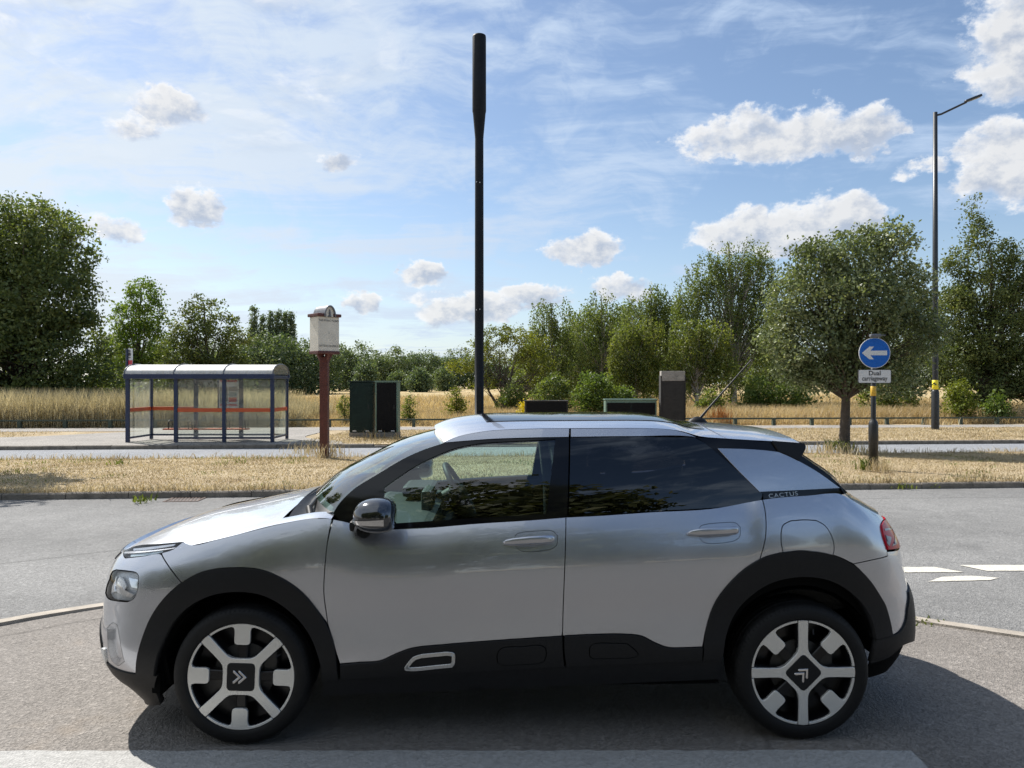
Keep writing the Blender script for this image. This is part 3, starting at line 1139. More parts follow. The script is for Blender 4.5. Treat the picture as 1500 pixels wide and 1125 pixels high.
# front lower bumper (black)
u_a, z_a = inv(shell0, 201, 1022)
lbp = outline(shell0, [[('u', U0, z_lb + .08), ('u', u_lb - .06, z_lb + .05), ('u', u_lb, z_lb)], LOWB, [(201, 986), (232, 988.5)], [(232, 988.5), (237, 1031)],
                       [(237, 1031), (214, 1029), (199, 1024), (176, 1005)], [(176, 1005), ('u', u_lb - .1, .215), ('u', U0, .215)], [('u', U0, .215), ('u', U0, z_lb + .08)]])
fl = both('lower_bumper', shell, lbp, CLAD, off=0.006, edge=1, flange=0.03)
cap = [[(150, 956), (152, 948), (155, 950)], [(155, 950), (157, 966), (156, 980)], [(156, 980), (153, 984), (151, 978)], [(151, 978), (150, 966), (150, 956)]]
both('bumper_insert', shell, outline(shell0, cap, 0.01), pmat('white_trim', (0.75, 0.75, 0.74), 0.3), parents=fl, off=0.009, h=0.02, gap=0, flange=0.01, edge=1)

# dark grille line between the daytime lamps, with the badge in its middle
gr = outline(shell0, [[('u', U0, z_drl - .012), ('u', u_drl - .02, z_drl - .012)], [('u', u_drl - .02, z_drl - .012), ('u', u_drl - .03, z_drl - .045)], [('u', u_drl - .03, z_drl - .045), ('u', U0, z_drl - .05)], [('u', U0, z_drl - .05), ('u', U0, z_drl - .012)]])
both('grille', shell, gr, BLACKP, off=0.004, gap=0, h=0.03, flange=0.006)
lg = outline(shell0, [[('u', U0, .50), ('u', u_lb - .22, .50)], [('u', u_lb - .22, .50), ('u', u_lb - .16, .30)], [('u', u_lb - .16, .30), ('u', U0, .30)], [('u', U0, .30), ('u', U0, .50)]])
both('lower_grille', shell, lg, BLACKP, off=0.012, gap=0, h=0.04, flange=0.008)
# front wing
uw, zw = inv(shell0, 486, 759.5)
fender = outline(shell0, [[(268, 793), zs(-1.62), zs(-1.5), zs(-1.3), zs(-1.13), zs(-1.0), zs(-.92), (486, 759)], [(486, 759), (479.5, 795), (476, 830), (474.5, 870), (480, 913)],
                          [(480, 913), (468, 897.6), (436.5, 862), (389, 836), (341.5, 831), (294, 838), (266, 853)], [(266, 853), (250, 833), (237, 812)], [(237, 812), (235, 810.5), (254, 804), (268, 793)]])
both('front_wing', shell, fender, PAINT, h=0.028)
# wheel arch cladding
for nm, o_, i_ in (('front', ARF_O, ARF_I), ('rear', ARR_O, ARR_I)):
    both('wheel_arch', shell, outline(shell0, [o_, [o_[-1], i_[0]], i_, [i_[-1], o_[0]]], 0.02), CLAD, off=0.011, edge=1, h=0.022, flange=0.05, gap=0.001)

# doors: skins, cladding, handles
HF = [[(753, 792), (756, 783), (768, 779)], [(768, 779), (790, 777.5), (810, 778), (816, 784)], [(816, 784), (815, 798), (806, 804)], [(806, 804), (785, 807), (763, 806), (757, 801)], [(757, 801), (753, 792)]]
HR = [[(1023, 780), (1026, 771), (1038, 767)], [(1038, 767), (1060, 765.5), (1078, 766), (1084, 772)], [(1084, 772), (1083, 786), (1074, 792)], [(1074, 792), (1053, 795), (1032, 794), (1026, 789)], [(1026, 789), (1023, 780)]]
hf_o = outline(shell0, HF, 0.01); hr_o = outline(shell0, HR, 0.01)
CLF = [(498, 972), (528, 969.5), (556, 967.5), (580, 957), (602, 949), (650, 943.5), (740, 936.5), (823, 931)]
CLR = [(826, 930.5), (870, 928.5), (912, 928), (940, 931), (960, 941), (978, 947.5), (1000, 948), (1029, 947)]
df = outline(shell0, [[(488, 760), zs(-.83), zs(-.76), zs(-.68), zs(-.55), zs(-.2), zs(.05), (829, 757)], [(829, 757), (826.5, 850), (824, 931)], CLF[::-1],
                      [(498, 972), (489.5, 945), (480, 913)], [(480, 913), (474.5, 870), (476, 830), (479.5, 795), (488, 760)]])
dr = outline(shell0, [[(829, 757), zs(.35), zs(.6), zs(.9), (1117, 731)], [(1117, 731), (1121, 750), (1121.5, 785), (1113, 819)],
                      [(1113, 819), (1088, 835), (1052, 875), (1034, 922), (1029, 947)], CLR[::-1], [(824, 931), (826.5, 850), (829, 757)]])
DF = both('front_door', shell, df, PAINT, holes=[hf_o], h=0.028)
DR = both('rear_door', shell, dr, PAINT, holes=[hr_o], h=0.028)
cf = outline(shell0, [CLF, [(824, 931), (824.5, 952), (827, 975)], [(827, 975), (660, 984), (499, 993)], [(499, 993), (498, 972)]])
AIR = [[(593, 975), (598, 968), (606, 960), (618, 956)], [(618, 956), (640, 954), (660, 953), (666, 955), (667, 960)], [(667, 960), (666, 970), (662, 974)], [(662, 974), (640, 976), (600, 979), (594, 978), (593, 975)]]
airo = outline(shell0, AIR, 0.008)
air_in = offset_poly(airo if np.sum(np.array(airo)[:, 0] * np.roll(np.array(airo)[:, 1], -1) - np.roll(np.array(airo)[:, 0], -1) * np.array(airo)[:, 1]) > 0 else airo[::-1], 0.015)
bump1 = outline(shell0, [[(730, 952), (736, 948), (765, 946), (793, 944.5), (799, 948)], [(799, 948), (800, 957), (797, 966)], [(797, 966), (790, 969), (760, 971), (735, 972), (729, 968)], [(729, 968), (728, 960), (730, 952)]], 0.01)
bump2 = outline(shell0, [[(863, 948), (868, 943), (900, 941), (918, 941.5)], [(918, 941.5), (930, 951), (935, 957)], [(935, 957), (928, 960.5), (900, 962), (870, 963)], [(870, 963), (864, 960), (863, 948)]], 0.01)
CF = both('door_cladding', shell, cf, CLAD, DF, off=0.012, edge=1, h=0.025, holes=[bump1])
both('cladding_pad', shell, bump1, CLAD, CF, off=0.0145, edge=1, h=0.02, gap=0.002)
both('cladding_frame', shell, airo, SATIN, CF, off=0.020, edge=1, h=0.012, gap=0.0, holes=[air_in], flange=0.01)
cr = outline(shell0, [CLR, [(1029, 947), (1028, 966)], [(1028, 966), (900, 972), (829, 975)], [(829, 975), (826, 952), (826, 930.5)]])
CR = both('door_cladding', shell, cr, CLAD, DR, off=0.012, edge=1, h=0.025, holes=[bump2])
both('cladding_pad', shell, bump2, CLAD, CR, off=0.0145, edge=1, h=0.02, gap=0.002)
sill = outline(shell0, [[(473, 995), (499, 994), (660, 985), (827, 976), (930, 971), (1057, 965.5)], [(1057, 965.5), (1056, 995)], [(1056, 995), (820, 1005), (472, 1019)], [(472, 1019), (473, 995)]])
both('sill_cladding', shell, sill, CLAD, off=0.0, edge=1, h=0.03)


def handle(hole, par, bar, name='door_handle'):
    both('handle_cup', shell, hole, PAINT, par, gap=0.0, h=0.012, flange=0.0, dish=lambda d: -min(d * 1.6, 0.034))
    mb = MB()
    pts, rad = [], []
    prof = [(0, .004, .004), (.06, .010, .008), (.2, .0145, .011), (.5, .0165, .012), (.8, .0165, .012), (.95, .0155, .011), (1, .010, .006)]
    (xa, ya), (xb, yb) = bar
    ua = inv(shell0, xa, ya); ub = inv(shell0, xb, yb)
    n = 12
    vs, fs = [], []
    for s, rh, rd in prof:
        a = ua[0] + (ub[0] - ua[0]) * s; b = ua[1] + (ub[1] - ua[1]) * s
        p, nn = shell(a, b)
        p = p + nn * (0.018 + 0.006 * math.sin(math.pi * s))
        for k in range(n):
            an = 2 * math.pi * k / n
            ca, sa = math.cos(an), math.sin(an)
            ca = math.copysign(abs(ca) ** .75, ca); sa = math.copysign(abs(sa) ** .75, sa)
            vs.append(p + nn * (rd * 1.15 * ca) + Vector((0, 0, 1)) * (rh * 1.22 * sa))
    for i in range(len(prof) - 1):
        for k in range(n):
            k2 = (k + 1) % n
            fs.append([i * n + k, (i + 1) * n + k, (i + 1) * n + k2, i * n + k2])
    fs.append(list(range(n))); fs.append([(len(prof) - 1) * n + k for k in range(n)][::-1])
    mb.add(vs, fs, True)
    both_mb(name, mb, PAINT, par)


handle(hf_o, DF, ((737, 795), (812, 790)))
handle(hr_o, DR, ((1007, 781), (1080, 777)))
lk = MB()
p_, n_ = shell(*inv(shell0, 806, 790.5))
q_ = n_.to_track_quat('Z', 'Y').to_matrix().to_4x4()
lk.lathe([(0.0001, .004), (.006, .004), (.0075, .002), (.0075, -.004)], M=Matrix.Translation(p_ + n_ * 0.031) @ q_, n=16)
both_mb('door_lock', lk, SATIN, DF)

# rear quarter, fuel flap, bumper, lamps, tailgate skin
FUEL = [[(1147, 809), (1144.5, 795), (1144, 781)], [(1144, 781), (1147, 769), (1158, 762.5)], [(1158, 762.5), (1178, 761), (1196, 762)], [(1196, 762), (1209, 770), (1219, 787), (1222, 803), (1220, 813)],
        [(1220, 813), (1174, 806), (1147, 809)]]
fuel_o = outline(shell0, FUEL, 0.012)
def outline_u(z):
    """surface coordinate at which the tail turns out of sight"""
    us_ = np.linspace(1.5, U1, 120)
    return float(us_[int(np.argmax([car_px(shell0(u_, z))[0] for u_ in us_]))])


us = outline_u(.92)
zt_ = ZST(us + .05) - .006
LAMP = [[(1299, 805.5), (1293, 786), (1290, 772), (1292, 764), (1298, 759.5)], [(1298, 759.5), ('u', us, zt_), ('u', us + .14, ZST(us + .14) - .006)], [('u', us + .14, ZST(us + .14) - .006), ('u', us + .14, .848)],
        [('u', us + .14, .848), ('u', us, .846), (1299, 805.5)]]
lamp_o = outline(shell0, LAMP, 0.01)
qp = outline(shell0, [[(1117, 731), zs(1.2), zs(1.4), zs(1.55), zs(1.66), zs(1.74), zs(1.80), (1297, 760)], [(1297, 760), (1292, 764), (1290, 772), (1293, 786), (1299, 805)], [(1299, 805), (1300, 814)], [(1300, 814), (1276, 820), (1250, 825.5)],
                      [(1250, 825.5), (1225, 814), (1174, 806), (1124, 814), (1113, 819)], [(1113, 819), (1121.5, 785), (1121, 750), (1117, 731)]])
both('rear_wing', shell, qp, PAINT, holes=[fuel_o], h=0.028)
both('fuel_flap', shell, fuel_o, PAINT, h=0.025)
TL = both('tail_light', shell, lamp_o, REDL, off=0.008, edge=1, h=0.015)
for pts in ([(1293, 775), (1303, 772), (1304, 775), (1294, 778)], [(1294, 784), (1303, 787), (1300, 800), (1297, 796)], [(1306, 771), (1309, 772), (1312, 796), (1304, 800)]):
    both('lamp_element', shell, outline(shell0, [[pts[i], pts[(i + 1) % 4]] for i in range(4)], 0.01), REDD, TL, off=0.0095, h=0.012, gap=0, flange=0.002)
RB = [(1329, 866), (1328, 888), (1325, 910), (1316, 925), (1306, 930)]
ub_, zb_ = inv(shell0, 1329, 866)
rbp = outline(shell0, [[(1300, 814), (1299.3, 807.5)], [(1299.3, 807.5), ('u', us, .840), ('u', us + .14, .84)], [('u', us + .14, .84), ('u', us + .2, .80)], [('u', us + .2, .80), ('u', U1, .80)], [('u', U1, .80), ('u', U1, .66)], [('u', U1, .66), ('u', ub_ + .1, .655), ('u', ub_, zb_)], RB,
                       [(1306, 930), (1302, 908), (1290, 875), (1264, 839), (1250, 825.5)], [(1250, 825.5), (1276, 820), (1300, 814)]])
both('rear_bumper', shell, rbp, PAINT, h=0.028)
rlb = outline(shell0, [RB[::-1], [('u', ub_, zb_), ('u', ub_ + .1, .655), ('u', U1, .66)], [('u', U1, .66), ('u', U1, .345)], [('u', U1, .345), ('u', ub_ + .25, .345), (1322, 944), (1300, 962), (1274, 971)],
                       [(1274, 971), (1279, 950), (1282, 936)], [(1282, 936), (1306, 930)]])
both('lower_bumper', shell, rlb, CLAD, off=0.008, edge=1, flange=0.03)
tgl = outline(shell0, [[zs(us + .14), zs(2.2), zs(U1)], [zs(U1), ('u', U1, .80)], [('u', U1, .80), ('u', us + .2, .80)], [('u', us + .2, .80), ('u', us + .14, .84)], [('u', us + .14, .84), zs(us + .14)]])
both('tailgate_skin', shell, tgl, PAINT, h=0.03)

# dark inner body behind the skins, open at the wheels
circ = lambda cx, r_: [(cx + r_ * math.cos(2 * math.pi * k / 40), 0.32 + r_ * math.sin(2 * math.pi * k / 40)) for k in range(40) if 0.32 + r_ * math.sin(2 * math.pi * k / 40) > 0.17]
inb = [('u', U0, .20), ('u', U1, .20)]
top = [(u_, ZST(u_) - .03) for u_ in np.linspace(U1, U0, 70)]
ipoly = [(U0, .23)]
for u_ in np.linspace(U0, U1, 80)[1:]:
    ipoly.append((float(u_), .23))
def cut_arches(poly):
    out = []
    for (a, b) in poly:
        for cx in (-1.2975, 1.2975):
            if abs(a - cx) < .385 and b < .4: b = max(b, .32 + math.sqrt(max(.385 ** 2 - (a - cx) ** 2, 0)))
        out.append((a, b))
    return out
ipoly = cut_arches([(float(u_), .23) for u_ in np.arange(U0, U1, .02)]) + [(U1, .23)] + top
V, F, FN = panel_mesh('inner_body', shell, ipoly, off=-0.034, gap=0, h=0.05, flange=0.0)
put('inner_body', V, F, FN, DARK, CAR); put('inner_body', V, F, FN, DARK, CAR, True)
for cx in (-1.2975, 1.2975):
    mb = MB()
    n = 24
    ring = [(cx + .385 * math.cos(math.pi * k / n), .30 + .385 * math.sin(math.pi * k / n)) for k in range(n + 1)]
    ring = [(cx + .385, .215 if cx < 0 else .37)] + ring[1:] + [(cx - .385, .205 if cx < 0 else .245)]
    vs = [(x_, y_, z_) for y_ in (-.80, -.48) for x_, z_ in ring]
    m_ = len(ring)
    mb.add(vs, [[k, k + 1, m_ + k + 1, m_ + k] for k in range(m_ - 1)], True)
    mb.add(vs[m_:], [list(range(m_))])
    if cx < 0: mb.box((-1.722, -.60, .335), (.10, .26, .19)).box((-1.705, -.742, .285), (.055, .06, .15))
    both_mb('wheel_well', mb, DARK)
ub = MB()
ub.box((0, 0, .29), (1.82, 1.52, .12)).box((-1.86, 0, .30), (.36, 1.1, .14)).box((1.72, 0, .40), (.24, 1.1, .14)).box((0, 0, .30), (3.4, .86, .14))
ub.build('underbody', DARK, CAR)

# ------------------------------------------------------------------ glasshouse
GL_F = [[(563, 714), (588, 696), (615, 679), (640, 667), (667, 656.5), (690, 651.5), (707, 649), (745, 646.5), (780, 645), (813, 643.5)], [(813, 643.5), (807, 695), (800, 752)], [(800, 752), (690, 758.5), (576, 766)], [(576, 766), (566, 755), (562, 735), (563, 714)]]
AP = [(488, 751), (497, 737), (517, 717), (555, 693), (592, 671), (620, 658.5), (650, 648.5)]
glf_o = outline(green0, GL_F)
frf = outline(green0, [AP, [(650, 648.5), (690, 645.5), (720, 643.5), (780, 641.5), (833.6, 640.5)], [(833.6, 640.5), (832.6, 700), (831, 759)], [(831, 759), (700, 768), (572, 776), (530, 779)], [(530, 779), (505, 770), (488, 751)]])
FFR = both('window_frame', green, frf, BLACKP, DF, holes=[glf_o], off=0.002, h=0.03, gap=0.001, flange=0.025)
both('window_glass', green, glf_o, GLASS_F, DF, off=-0.004, h=0.05, gap=-0.004, flange=0.0)
SB_T = [(652, 647.5), (664, 642), (676, 638.3), (700, 633.5), (722, 630.8), (775, 628.5), (834, 627.8)]
frs = outline(green0, [SB_T, [(834, 627.8), (833, 640.3)], [(833, 640.3), (780, 641.2), (720, 643.2), (690, 645.3), (652, 648.5)], [(652, 648.5), (652, 647.5)]])
both('door_frame', green, frs, PAINT, DF, off=0.005, h=0.02, gap=0.001)
GL_R = [[(835.4, 640.6), (930, 639.6), (1017, 640.3)], [(1017, 640.3), (1033, 649), (1054, 666), (1086, 694), (1117, 722)], [(1117, 722), (1115, 731), (1108, 737), (1099, 740)], [(1099, 740), (1040, 744), (962, 748.5), (832.6, 757.5)], [(832.6, 757.5), (834.2, 700), (835.4, 640.6)]]
glr_o = outline(green0, GL_R)
both('window_glass', green, glr_o, GLASS_R, DR, off=0.002, h=0.05, gap=0.001, flange=0.008)
rfr = outline(green0, [[(836, 628), (944, 627.6), (975, 628.6), (996, 632), (1012, 637), (1020, 641)], [(1020, 641), (1016, 640), (930, 639.2), (836, 640.2)], [(836, 640.2), (836, 628)]])
both('door_frame', green, rfr, PAINT, DR, off=0.005, h=0.02, gap=0.001)
bp_ = outline(green0, [[(812, 637), (862, 637)], [(862, 637), (858, 700), (856, 752)], [(856, 752), (804, 754)], [(804, 754), (809, 700), (812, 637)]])
both('centre_pillar', green, bp_, DARK, off=-.030, gap=0, flange=0, h=.05)
both('roof_frame', green, outline(green0, [[(700, 640), (780, 634), (944, 633), (1010, 640)], [(1010, 640), (1012, 646)], [(1012, 646), (944, 642), (780, 643), (700, 648)], [(700, 648), (700, 640)]]), DARK, off=-.026, gap=0, flange=0, h=.05)
# black strip under the rear window and rear frame edge (kept under the glass)
CP = [[(1051, 657), (1090, 658), (1120, 660), (1140, 662.5)], [(1140, 662.5), (1160, 671), (1196, 691), (1229, 714.5)], [(1229, 714.5), (1170, 717.5), (1112, 720)], [(1112, 720), (1080, 688), (1051, 657)]]
cpo = outline(green0, CP)
bs = outline(green0, [[(1019, 640), (1030, 640.5), (1080, 643.5), (1128, 646.5), (1172, 650)], [(1172, 650), (1170, 664)], [(1170, 664), (1196, 682), (1222, 702), (1242, 721)], [(1242, 721), (1237, 723.5), (1180, 727), (1118, 730.5)],
                      [(1118, 730.5), (1117, 722), (1086, 694), (1054, 666), (1033, 649), (1019, 640)]])
QT = both('quarter_trim', green, bs, BLACKP, off=0.0, h=0.03, gap=0.001)
both('quarter_panel', green, cpo, PAINT_BLUE, off=0.007, h=0.03, gap=0.0, edge=1, flange=0.01)
for sgn, par in ((1, QT[0]), (-1, QT[1])):
    a, b = inv(green0, 1147, 724.6)
    p, n = green(a, b)
    p1, _ = green(a + .01, b + .0008)
    if sgn < 0:
        p = Vector((p.x, -p.y, p.z)); n = Vector((n.x, -n.y, n.z)); p1 = Vector((p1.x, -p1.y, p1.z))
    ex = (p1 - p).normalized() * sgn
    ey = n.cross(ex)
    M = Matrix(((ex.x, ey.x, n.x, 0), (ex.y, ey.y, n.y, 0), (ex.z, ey.z, n.z, 0), (0, 0, 0, 1)))
    M.translation = p + n * 0.002
    text_obj('lettering', 'CACTUS', 0.028, M, SATIN, par, depth=0.0008, sx=1.25, space=1.15)


def rows(name, rws, mat, parent=CAR, flip=False, **kw):
    """surface through rows of equal length"""
    n, m = len(rws), len(rws[0])
    V = np.array([[tuple(p) for p in r_] for r_ in rws]).reshape(-1, 3)
    F = [[i * m + j, i * m + j + 1, (i + 1) * m + j + 1, (i + 1) * m + j] for i in range(n - 1) for j in range(m - 1)]
    if flip: F = [f[::-1] for f in F]
    me = fast_mesh(name, V, np.array(F), True)
    return link_mesh(name, me, mat, parent, **kw)


def crown(e, dx, dz, n=28, p=2.0, px=2.0):
    """row from edge e (near) to its mirror image with a crown dz and a forward bow dx in the middle"""
    out = []
    for k in range(n + 1):
        s = -math.cos(math.pi * k / n)
        y = abs(e[1]) * s
        out.append(Vector((e[0] + dx * (1 - abs(s) ** px), y, e[2] + dz * (1 - abs(s) ** p))))
    return out


# bonnet
HC = itab([-2.2, -2.05, -1.95, -1.8, -1.64, -1.4, -1.2, -.9], [.0, .012, .035, .06, .068, .062, .050, .035])
hood = []
us = list(np.linspace(U0 + .05, -2.0, 16)) + list(np.linspace(-1.97, -1.155, 24))
for u_ in us:
    e = shell0(u_, ZST(u_))
    hood.append(crown(e, 0.0, HC(e.x), p=2.2))
bo = rows('bonnet', hood, PAINT, flip=True)
# thin dark line along the bonnet edge is the gap itself; strips beside the scuttle
strip_r = []
for u_ in np.linspace(-1.155, -.90, 10):
    e = shell0(u_, ZST(u_))
    row = [Vector((e.x, -(abs(e.y) - .10 * k / 5), e.z + .012 * math.sin(k / 5 * 1.4))) for k in range(6)]
    strip_r.append(row)
Vs = [p for r_ in strip_r for p in r_]
mb = MB().add(Vs, [[i * 6 + j, (i + 1) * 6 + j, (i + 1) * 6 + j + 1, i * 6 + j + 1][::-1] for i in range(9) for j in range(5)], True)
both_mb('wing_top', mb, PAINT)

# windscreen: between the A pillar edges
apo = [inv(green0, *p) for p in AP]
apc = catmull([tuple(green0(*q)) for q in apo], 6)
ws = []
for i, e in enumerate(apc):
    s = i / (len(apc) - 1)
    ws.append(crown((e[0], e[1], e[2]), -.215 + .125 * s, .035 - .005 * s, p=2.4, px=2.2))
rows('windscreen', ws, GLASS_W, flip=True)
# dark ceramic band round the windscreen
for (a, b) in ((0, 4), (len(ws[0]) - 4, len(ws[0]))):
    rows('windscreen_seal', [[p + Vector((.004, 0, -.006)) for p in r_[a:b]] for r_ in ws], BLACKP, flip=True)
# scuttle under the wipers
e = ws[0]
cw = []
for k in range(9):
    s = k / 8
    row = []
    for j in range(21):
        t = -1 + 2 * j / 20
        front = Vector((-1.165 + .03 * abs(t) ** 2, t * .645, 1.005 + .045 * (1 - t * t)))
        jj = int(round((t + 1) / 2 * (len(e) - 1)))
        back = e[jj] + Vector((.03, 0, .01))
        p = front.lerp(back, s)
        p.z -= .035 * math.sin(math.pi * min(1, s * 1.3)) if s < .77 else 0
        row.append(p)
    cw.append(row)
rows('scuttle', cw, CLAD, flip=True)
for (a, b, c) in (((-1.06, -.55, 1.035), (-1.06, -.2, 1.065), (-.95, .05, 1.10)), ((-1.09, .05, 1.055), (-1.05, .35, 1.07), (-.93, .62, 1.06))):
    MB().tube(catmull([a, b, c], 6), .011, 8).tube([a, Vector(a) + Vector((.02, -.05, -.03))], .018, 8).build('wiper', CLAD, CAR)

# roof with spoiler
RE = [(650, 648), (662, 642.5), (676, 638), (700, 633.2), (722, 630.4), (775, 628), (835, 627.3), (900, 627), (944, 627.2), (975, 628.4), (1000, 632), (1025, 639), (1060, 642), (1100, 644.5), (1128, 646), (1172, 649.5)]
rec = catmull([tuple(green0(*inv(green0, *p))) for p in RE], 3)
RC = itab([-.6, -.36, -.2, .1, .6, 1.0, 1.3, 1.6], [.05, .058, .056, .050, .050, .050, .045, .035])
rr = []
for e in rec:
    s = min(max((e[0] + .40) / 1.0, 0), 1)
    ee = (e[0], abs(e[1]) + .004, e[2] + .002)
    sp = min(max((e[0] - 1.35) / .25, 0), 1)
    rr.append(crown(ee, -.09 * (1 - s) + .075 * sp, RC(e[0]), n=36, p=2.5, px=2.0))
roof = rows('roof', rr, PAINT, flip=False)
lip = rr[-1]
lipm = [[p + Vector((.012, 0, -.004)) for p in lip], [p + Vector((.014, 0, -.012)) for p in lip], [p + Vector((.004, 0, -.019)) for p in lip], [Vector((p.x - .20, p.y * .96, p.z - .035)) for p in lip]]
rows('spoiler', [lip] + lipm, PAINT, roof)
# dark panoramic roof pane
pane = []
for r_ in rr:
    if -.22 < r_[len(r_) // 2].x < 0.98: pane.append([r_[j] + Vector((0, 0, .003)) for j in range(9, len(r_) - 9)])
rows('roof_pane', pane, BLACKP, roof)
rows('roof_lining', [[p + Vector((0, 0, -.03)) for p in r_[3:-3]] for r_ in rr[:-4]], LINING, roof, flip=True)
# fins beside the spoiler
fin = outline(green0, [[(1130, 646.5), (1176, 650)], [(1176, 650), (1179, 655), (1176, 663), (1169, 675)], [(1169, 675), (1155, 668), (1140, 661.5)], [(1140, 661.5), (1130, 646.5)]], 0.015)
both('spoiler_fin', green, fin, CLAD, parents=(roof, roof), off=0.013, edge=1, h=0.02, flange=0.04, gap=0)
# aerial
an = MB()
an.lathe([(.0001, .030), (.014, .026), (.03, .012), (.038, 0), (.038, -.02)], n=16, M=Matrix.Translation((1.03, 0, 1.433)) @ Matrix.Diagonal((1.5, .8, 1, 1)))
an.tube([(1.045, 0, 1.45), (1.10, 0, 1.515), (1.345, 0, 1.79)], [.009, .006, .0035], 8)
an.build('aerial', CLAD, CAR)

# tailgate: between the rear edges of the sides
TEpx = [(1170, 664), (1196, 682), (1222, 702), (1242, 721.5)]
te = [green0(*inv(green0, *p)) for p in TEpx]
lowe = [shell0(u_, ZST(u_)) for u_ in (1.74, 1.80, 1.86, 1.90)]
tg_t = [tuple(p) for p in te[:-1]] + [tuple(te[-1].lerp(shell0(1.68, ZST(1.68)), .5))] + [tuple(p) for p in lowe]
tec = catmull(tg_t, 4)
zt, zb2 = tec[0][2], tec[-1][2]
rt = []
for e in tec:
    s = (zt - e[2]) / (zt - zb2)
    rt.append(crown(e, .085 + .06 * s, .0, n=36, p=2.0, px=3.0))
tg = rows('tailgate', rt, PAINT)
gp = []
for i, r_ in enumerate(rt):
    s = (zt - r_[0].z) / (zt - zb2)
    if s < .72: gp.append([r_[j] + Vector((.004, 0, .003)) for j in range(7, len(r_) - 7)])
rows('rear_window', gp, BLACKP, tg)

# door mirrors
def egg(c, rx, ry, rz_, flat, n=20, m=14, low=None):
    vs, fs = [], []
    for i in range(m + 1):
        ph = math.pi * i / m - math.pi / 2
        for k in range(n):
            a = 2 * math.pi * k / n
            x = math.sin(ph); r_ = math.cos(ph)
            sg = lambda q, e: math.copysign(abs(q) ** e, q)
            X = x * rx if x < 0 else x * flat
            rr_ = r_ ** (.72 if x < 0 else .30)
            vs.append(Vector(c) + Vector((X, sg(math.cos(a), .8) * ry * rr_, sg(math.sin(a), .8) * rz_ * rr_ * (1.0 if math.sin(a) > 0 else .85))))
    for i in range(m):
        for k in range(n):
            k2 = (k + 1) % n
            fs.append([i * n + k, i * n + k2, (i + 1) * n + k2, (i + 1) * n + k])
    return vs, fs


MC = (-.655, -.955, 1.062)
mb = MB(); v_, f_ = egg(MC, .105, .105, .082, .078); mb.add(v_, f_, True)
MIR = both_mb('door_mirror', mb, pmat('mirror_cap', (0.10, 0.105, 0.115), 0.12, metal=0.9, coat=0.6))
mb = MB()
mb.tube(catmull([(-.72, -.93, .995), (-.74, -.88, .985), (-.74, -.80, 1.0)], 4), [.035] * 9, 10)
mb.box((-.735, -.83, 1.0), (.13, .09, .05), bev=.018)
both_mb('mirror_foot', mb, CLAD, MIR)
mb = MB()
vs, fs = [], []
for i in range(15):
    s = i / 14
    x = -.098 + .145 * s
    r_ = math.sqrt(max(1 - (x / .105) ** 2, 0)) ** .72 if x < 0 else 1.0
    for j in range(4):
        zz_ = -.006 - .028 * (j / 3) * (.55 + .45 * s) + .010 * s
        k_ = math.sqrt(max(1 - min(abs(zz_) / (.070 * max(r_, .05)), 1) ** 2.5, 0)) ** .8
        vs.append(Vector(MC) + Vector((x - .004, -.105 * r_ * k_ - .003, zz_)))
for i in range(14):
    for j in range(3): fs.append([i * 4 + j, (i + 1) * 4 + j, (i + 1) * 4 + j + 1, i * 4 + j + 1])
mb.add(vs, fs, True)
both_mb('indicator', mb, CHROME, MIR)
mb = MB(); v_, f_ = egg((MC[0] + .073, MC[1], MC[2]), .003, .055, .042, .006); mb.add(v_, f_, True)
both_mb('mirror_glass', mb, REFL, MIR)

# ------------------------------------------------------------------ interior
ib = MB()
ib.box((-.66, 0, .88), (.42, 1.40, .14), bev=.05).box((-.50, 0, .72), (.2, 1.36, .2), bev=.05).box((-.52, .0, .98), (.06, .26, .15), bev=.02).box((-.05, 0, .5), (.8, .2, .3), bev=.04)
dash = ib.build('dashboard', INTGREY, CAR)
MB().box((-.60, .37, 1.0), (.2, .34, .07), bev=.03).build('instrument_hood', INT, dash)
# steering wheel on the far (right-hand) side
sw = MB()
cst = Vector((-.36, .37, .99)); ax = Vector((.86, 0, .50)).normalized()
ex = Vector((0, 1, 0)); ey = ax.cross(ex)
ring = [cst + ex * (.185 * math.cos(a)) + ey * (.18 * math.sin(a)) for a in np.linspace(0, 2 * math.pi, 33)]
sw.tube(ring, .017, 10, cap=False)
for a in (0, math.pi, -math.pi / 2): sw.tube([cst - ax * .01, cst + ex * (.18 * math.cos(a)) + ey * (.18 * math.sin(a))], [.035, .014], 8)
sw.lathe([(.0001, .02), (.06, .015), (.075, -.02), (.04, -.06)], M=Matrix.Translation(cst) @ ax.to_track_quat('Z', 'Y').to_matrix().to_4x4(), n=20)
sw.tube([cst - ax * .05, cst - ax * .25], .05, 10)
sw.build('steering_wheel', INT, CAR)
def seat(x, y, w):
    s = MB()
    s.box((x, y, .55), (.52, w, .16), bev=.06)
    M = Matrix.Translation((x + .30, y, .55)) @ Matrix.Rotation(R(16), 4, 'Y')
    s.box((0, 0, .28), (.15, w, .60), bev=.06, M=M)
    o = s.build('car_seat', FABRIC, CAR)
    h = MB(); h.box((0.01, 0, .68), (.10, .27, .19), bev=.045, M=M)
    h.tube([(M @ Vector((0, -.06, .5))), (M @ Vector((0, -.06, .66)))], .008, 6).tube([(M @ Vector((0, .06, .5))), (M @ Vector((0, .06, .66)))], .008, 6)
    h.build('headrest', FABRIC, o)
seat(.02, -.37, .5); seat(.02, .37, .5); seat(.86, 0, 1.25)
for y in (-.37, .37):
    h = MB(); h.box((1.27, y, 1.12), (.10, .24, .15), bev=.04); h.build('headrest', FABRIC, CAR)
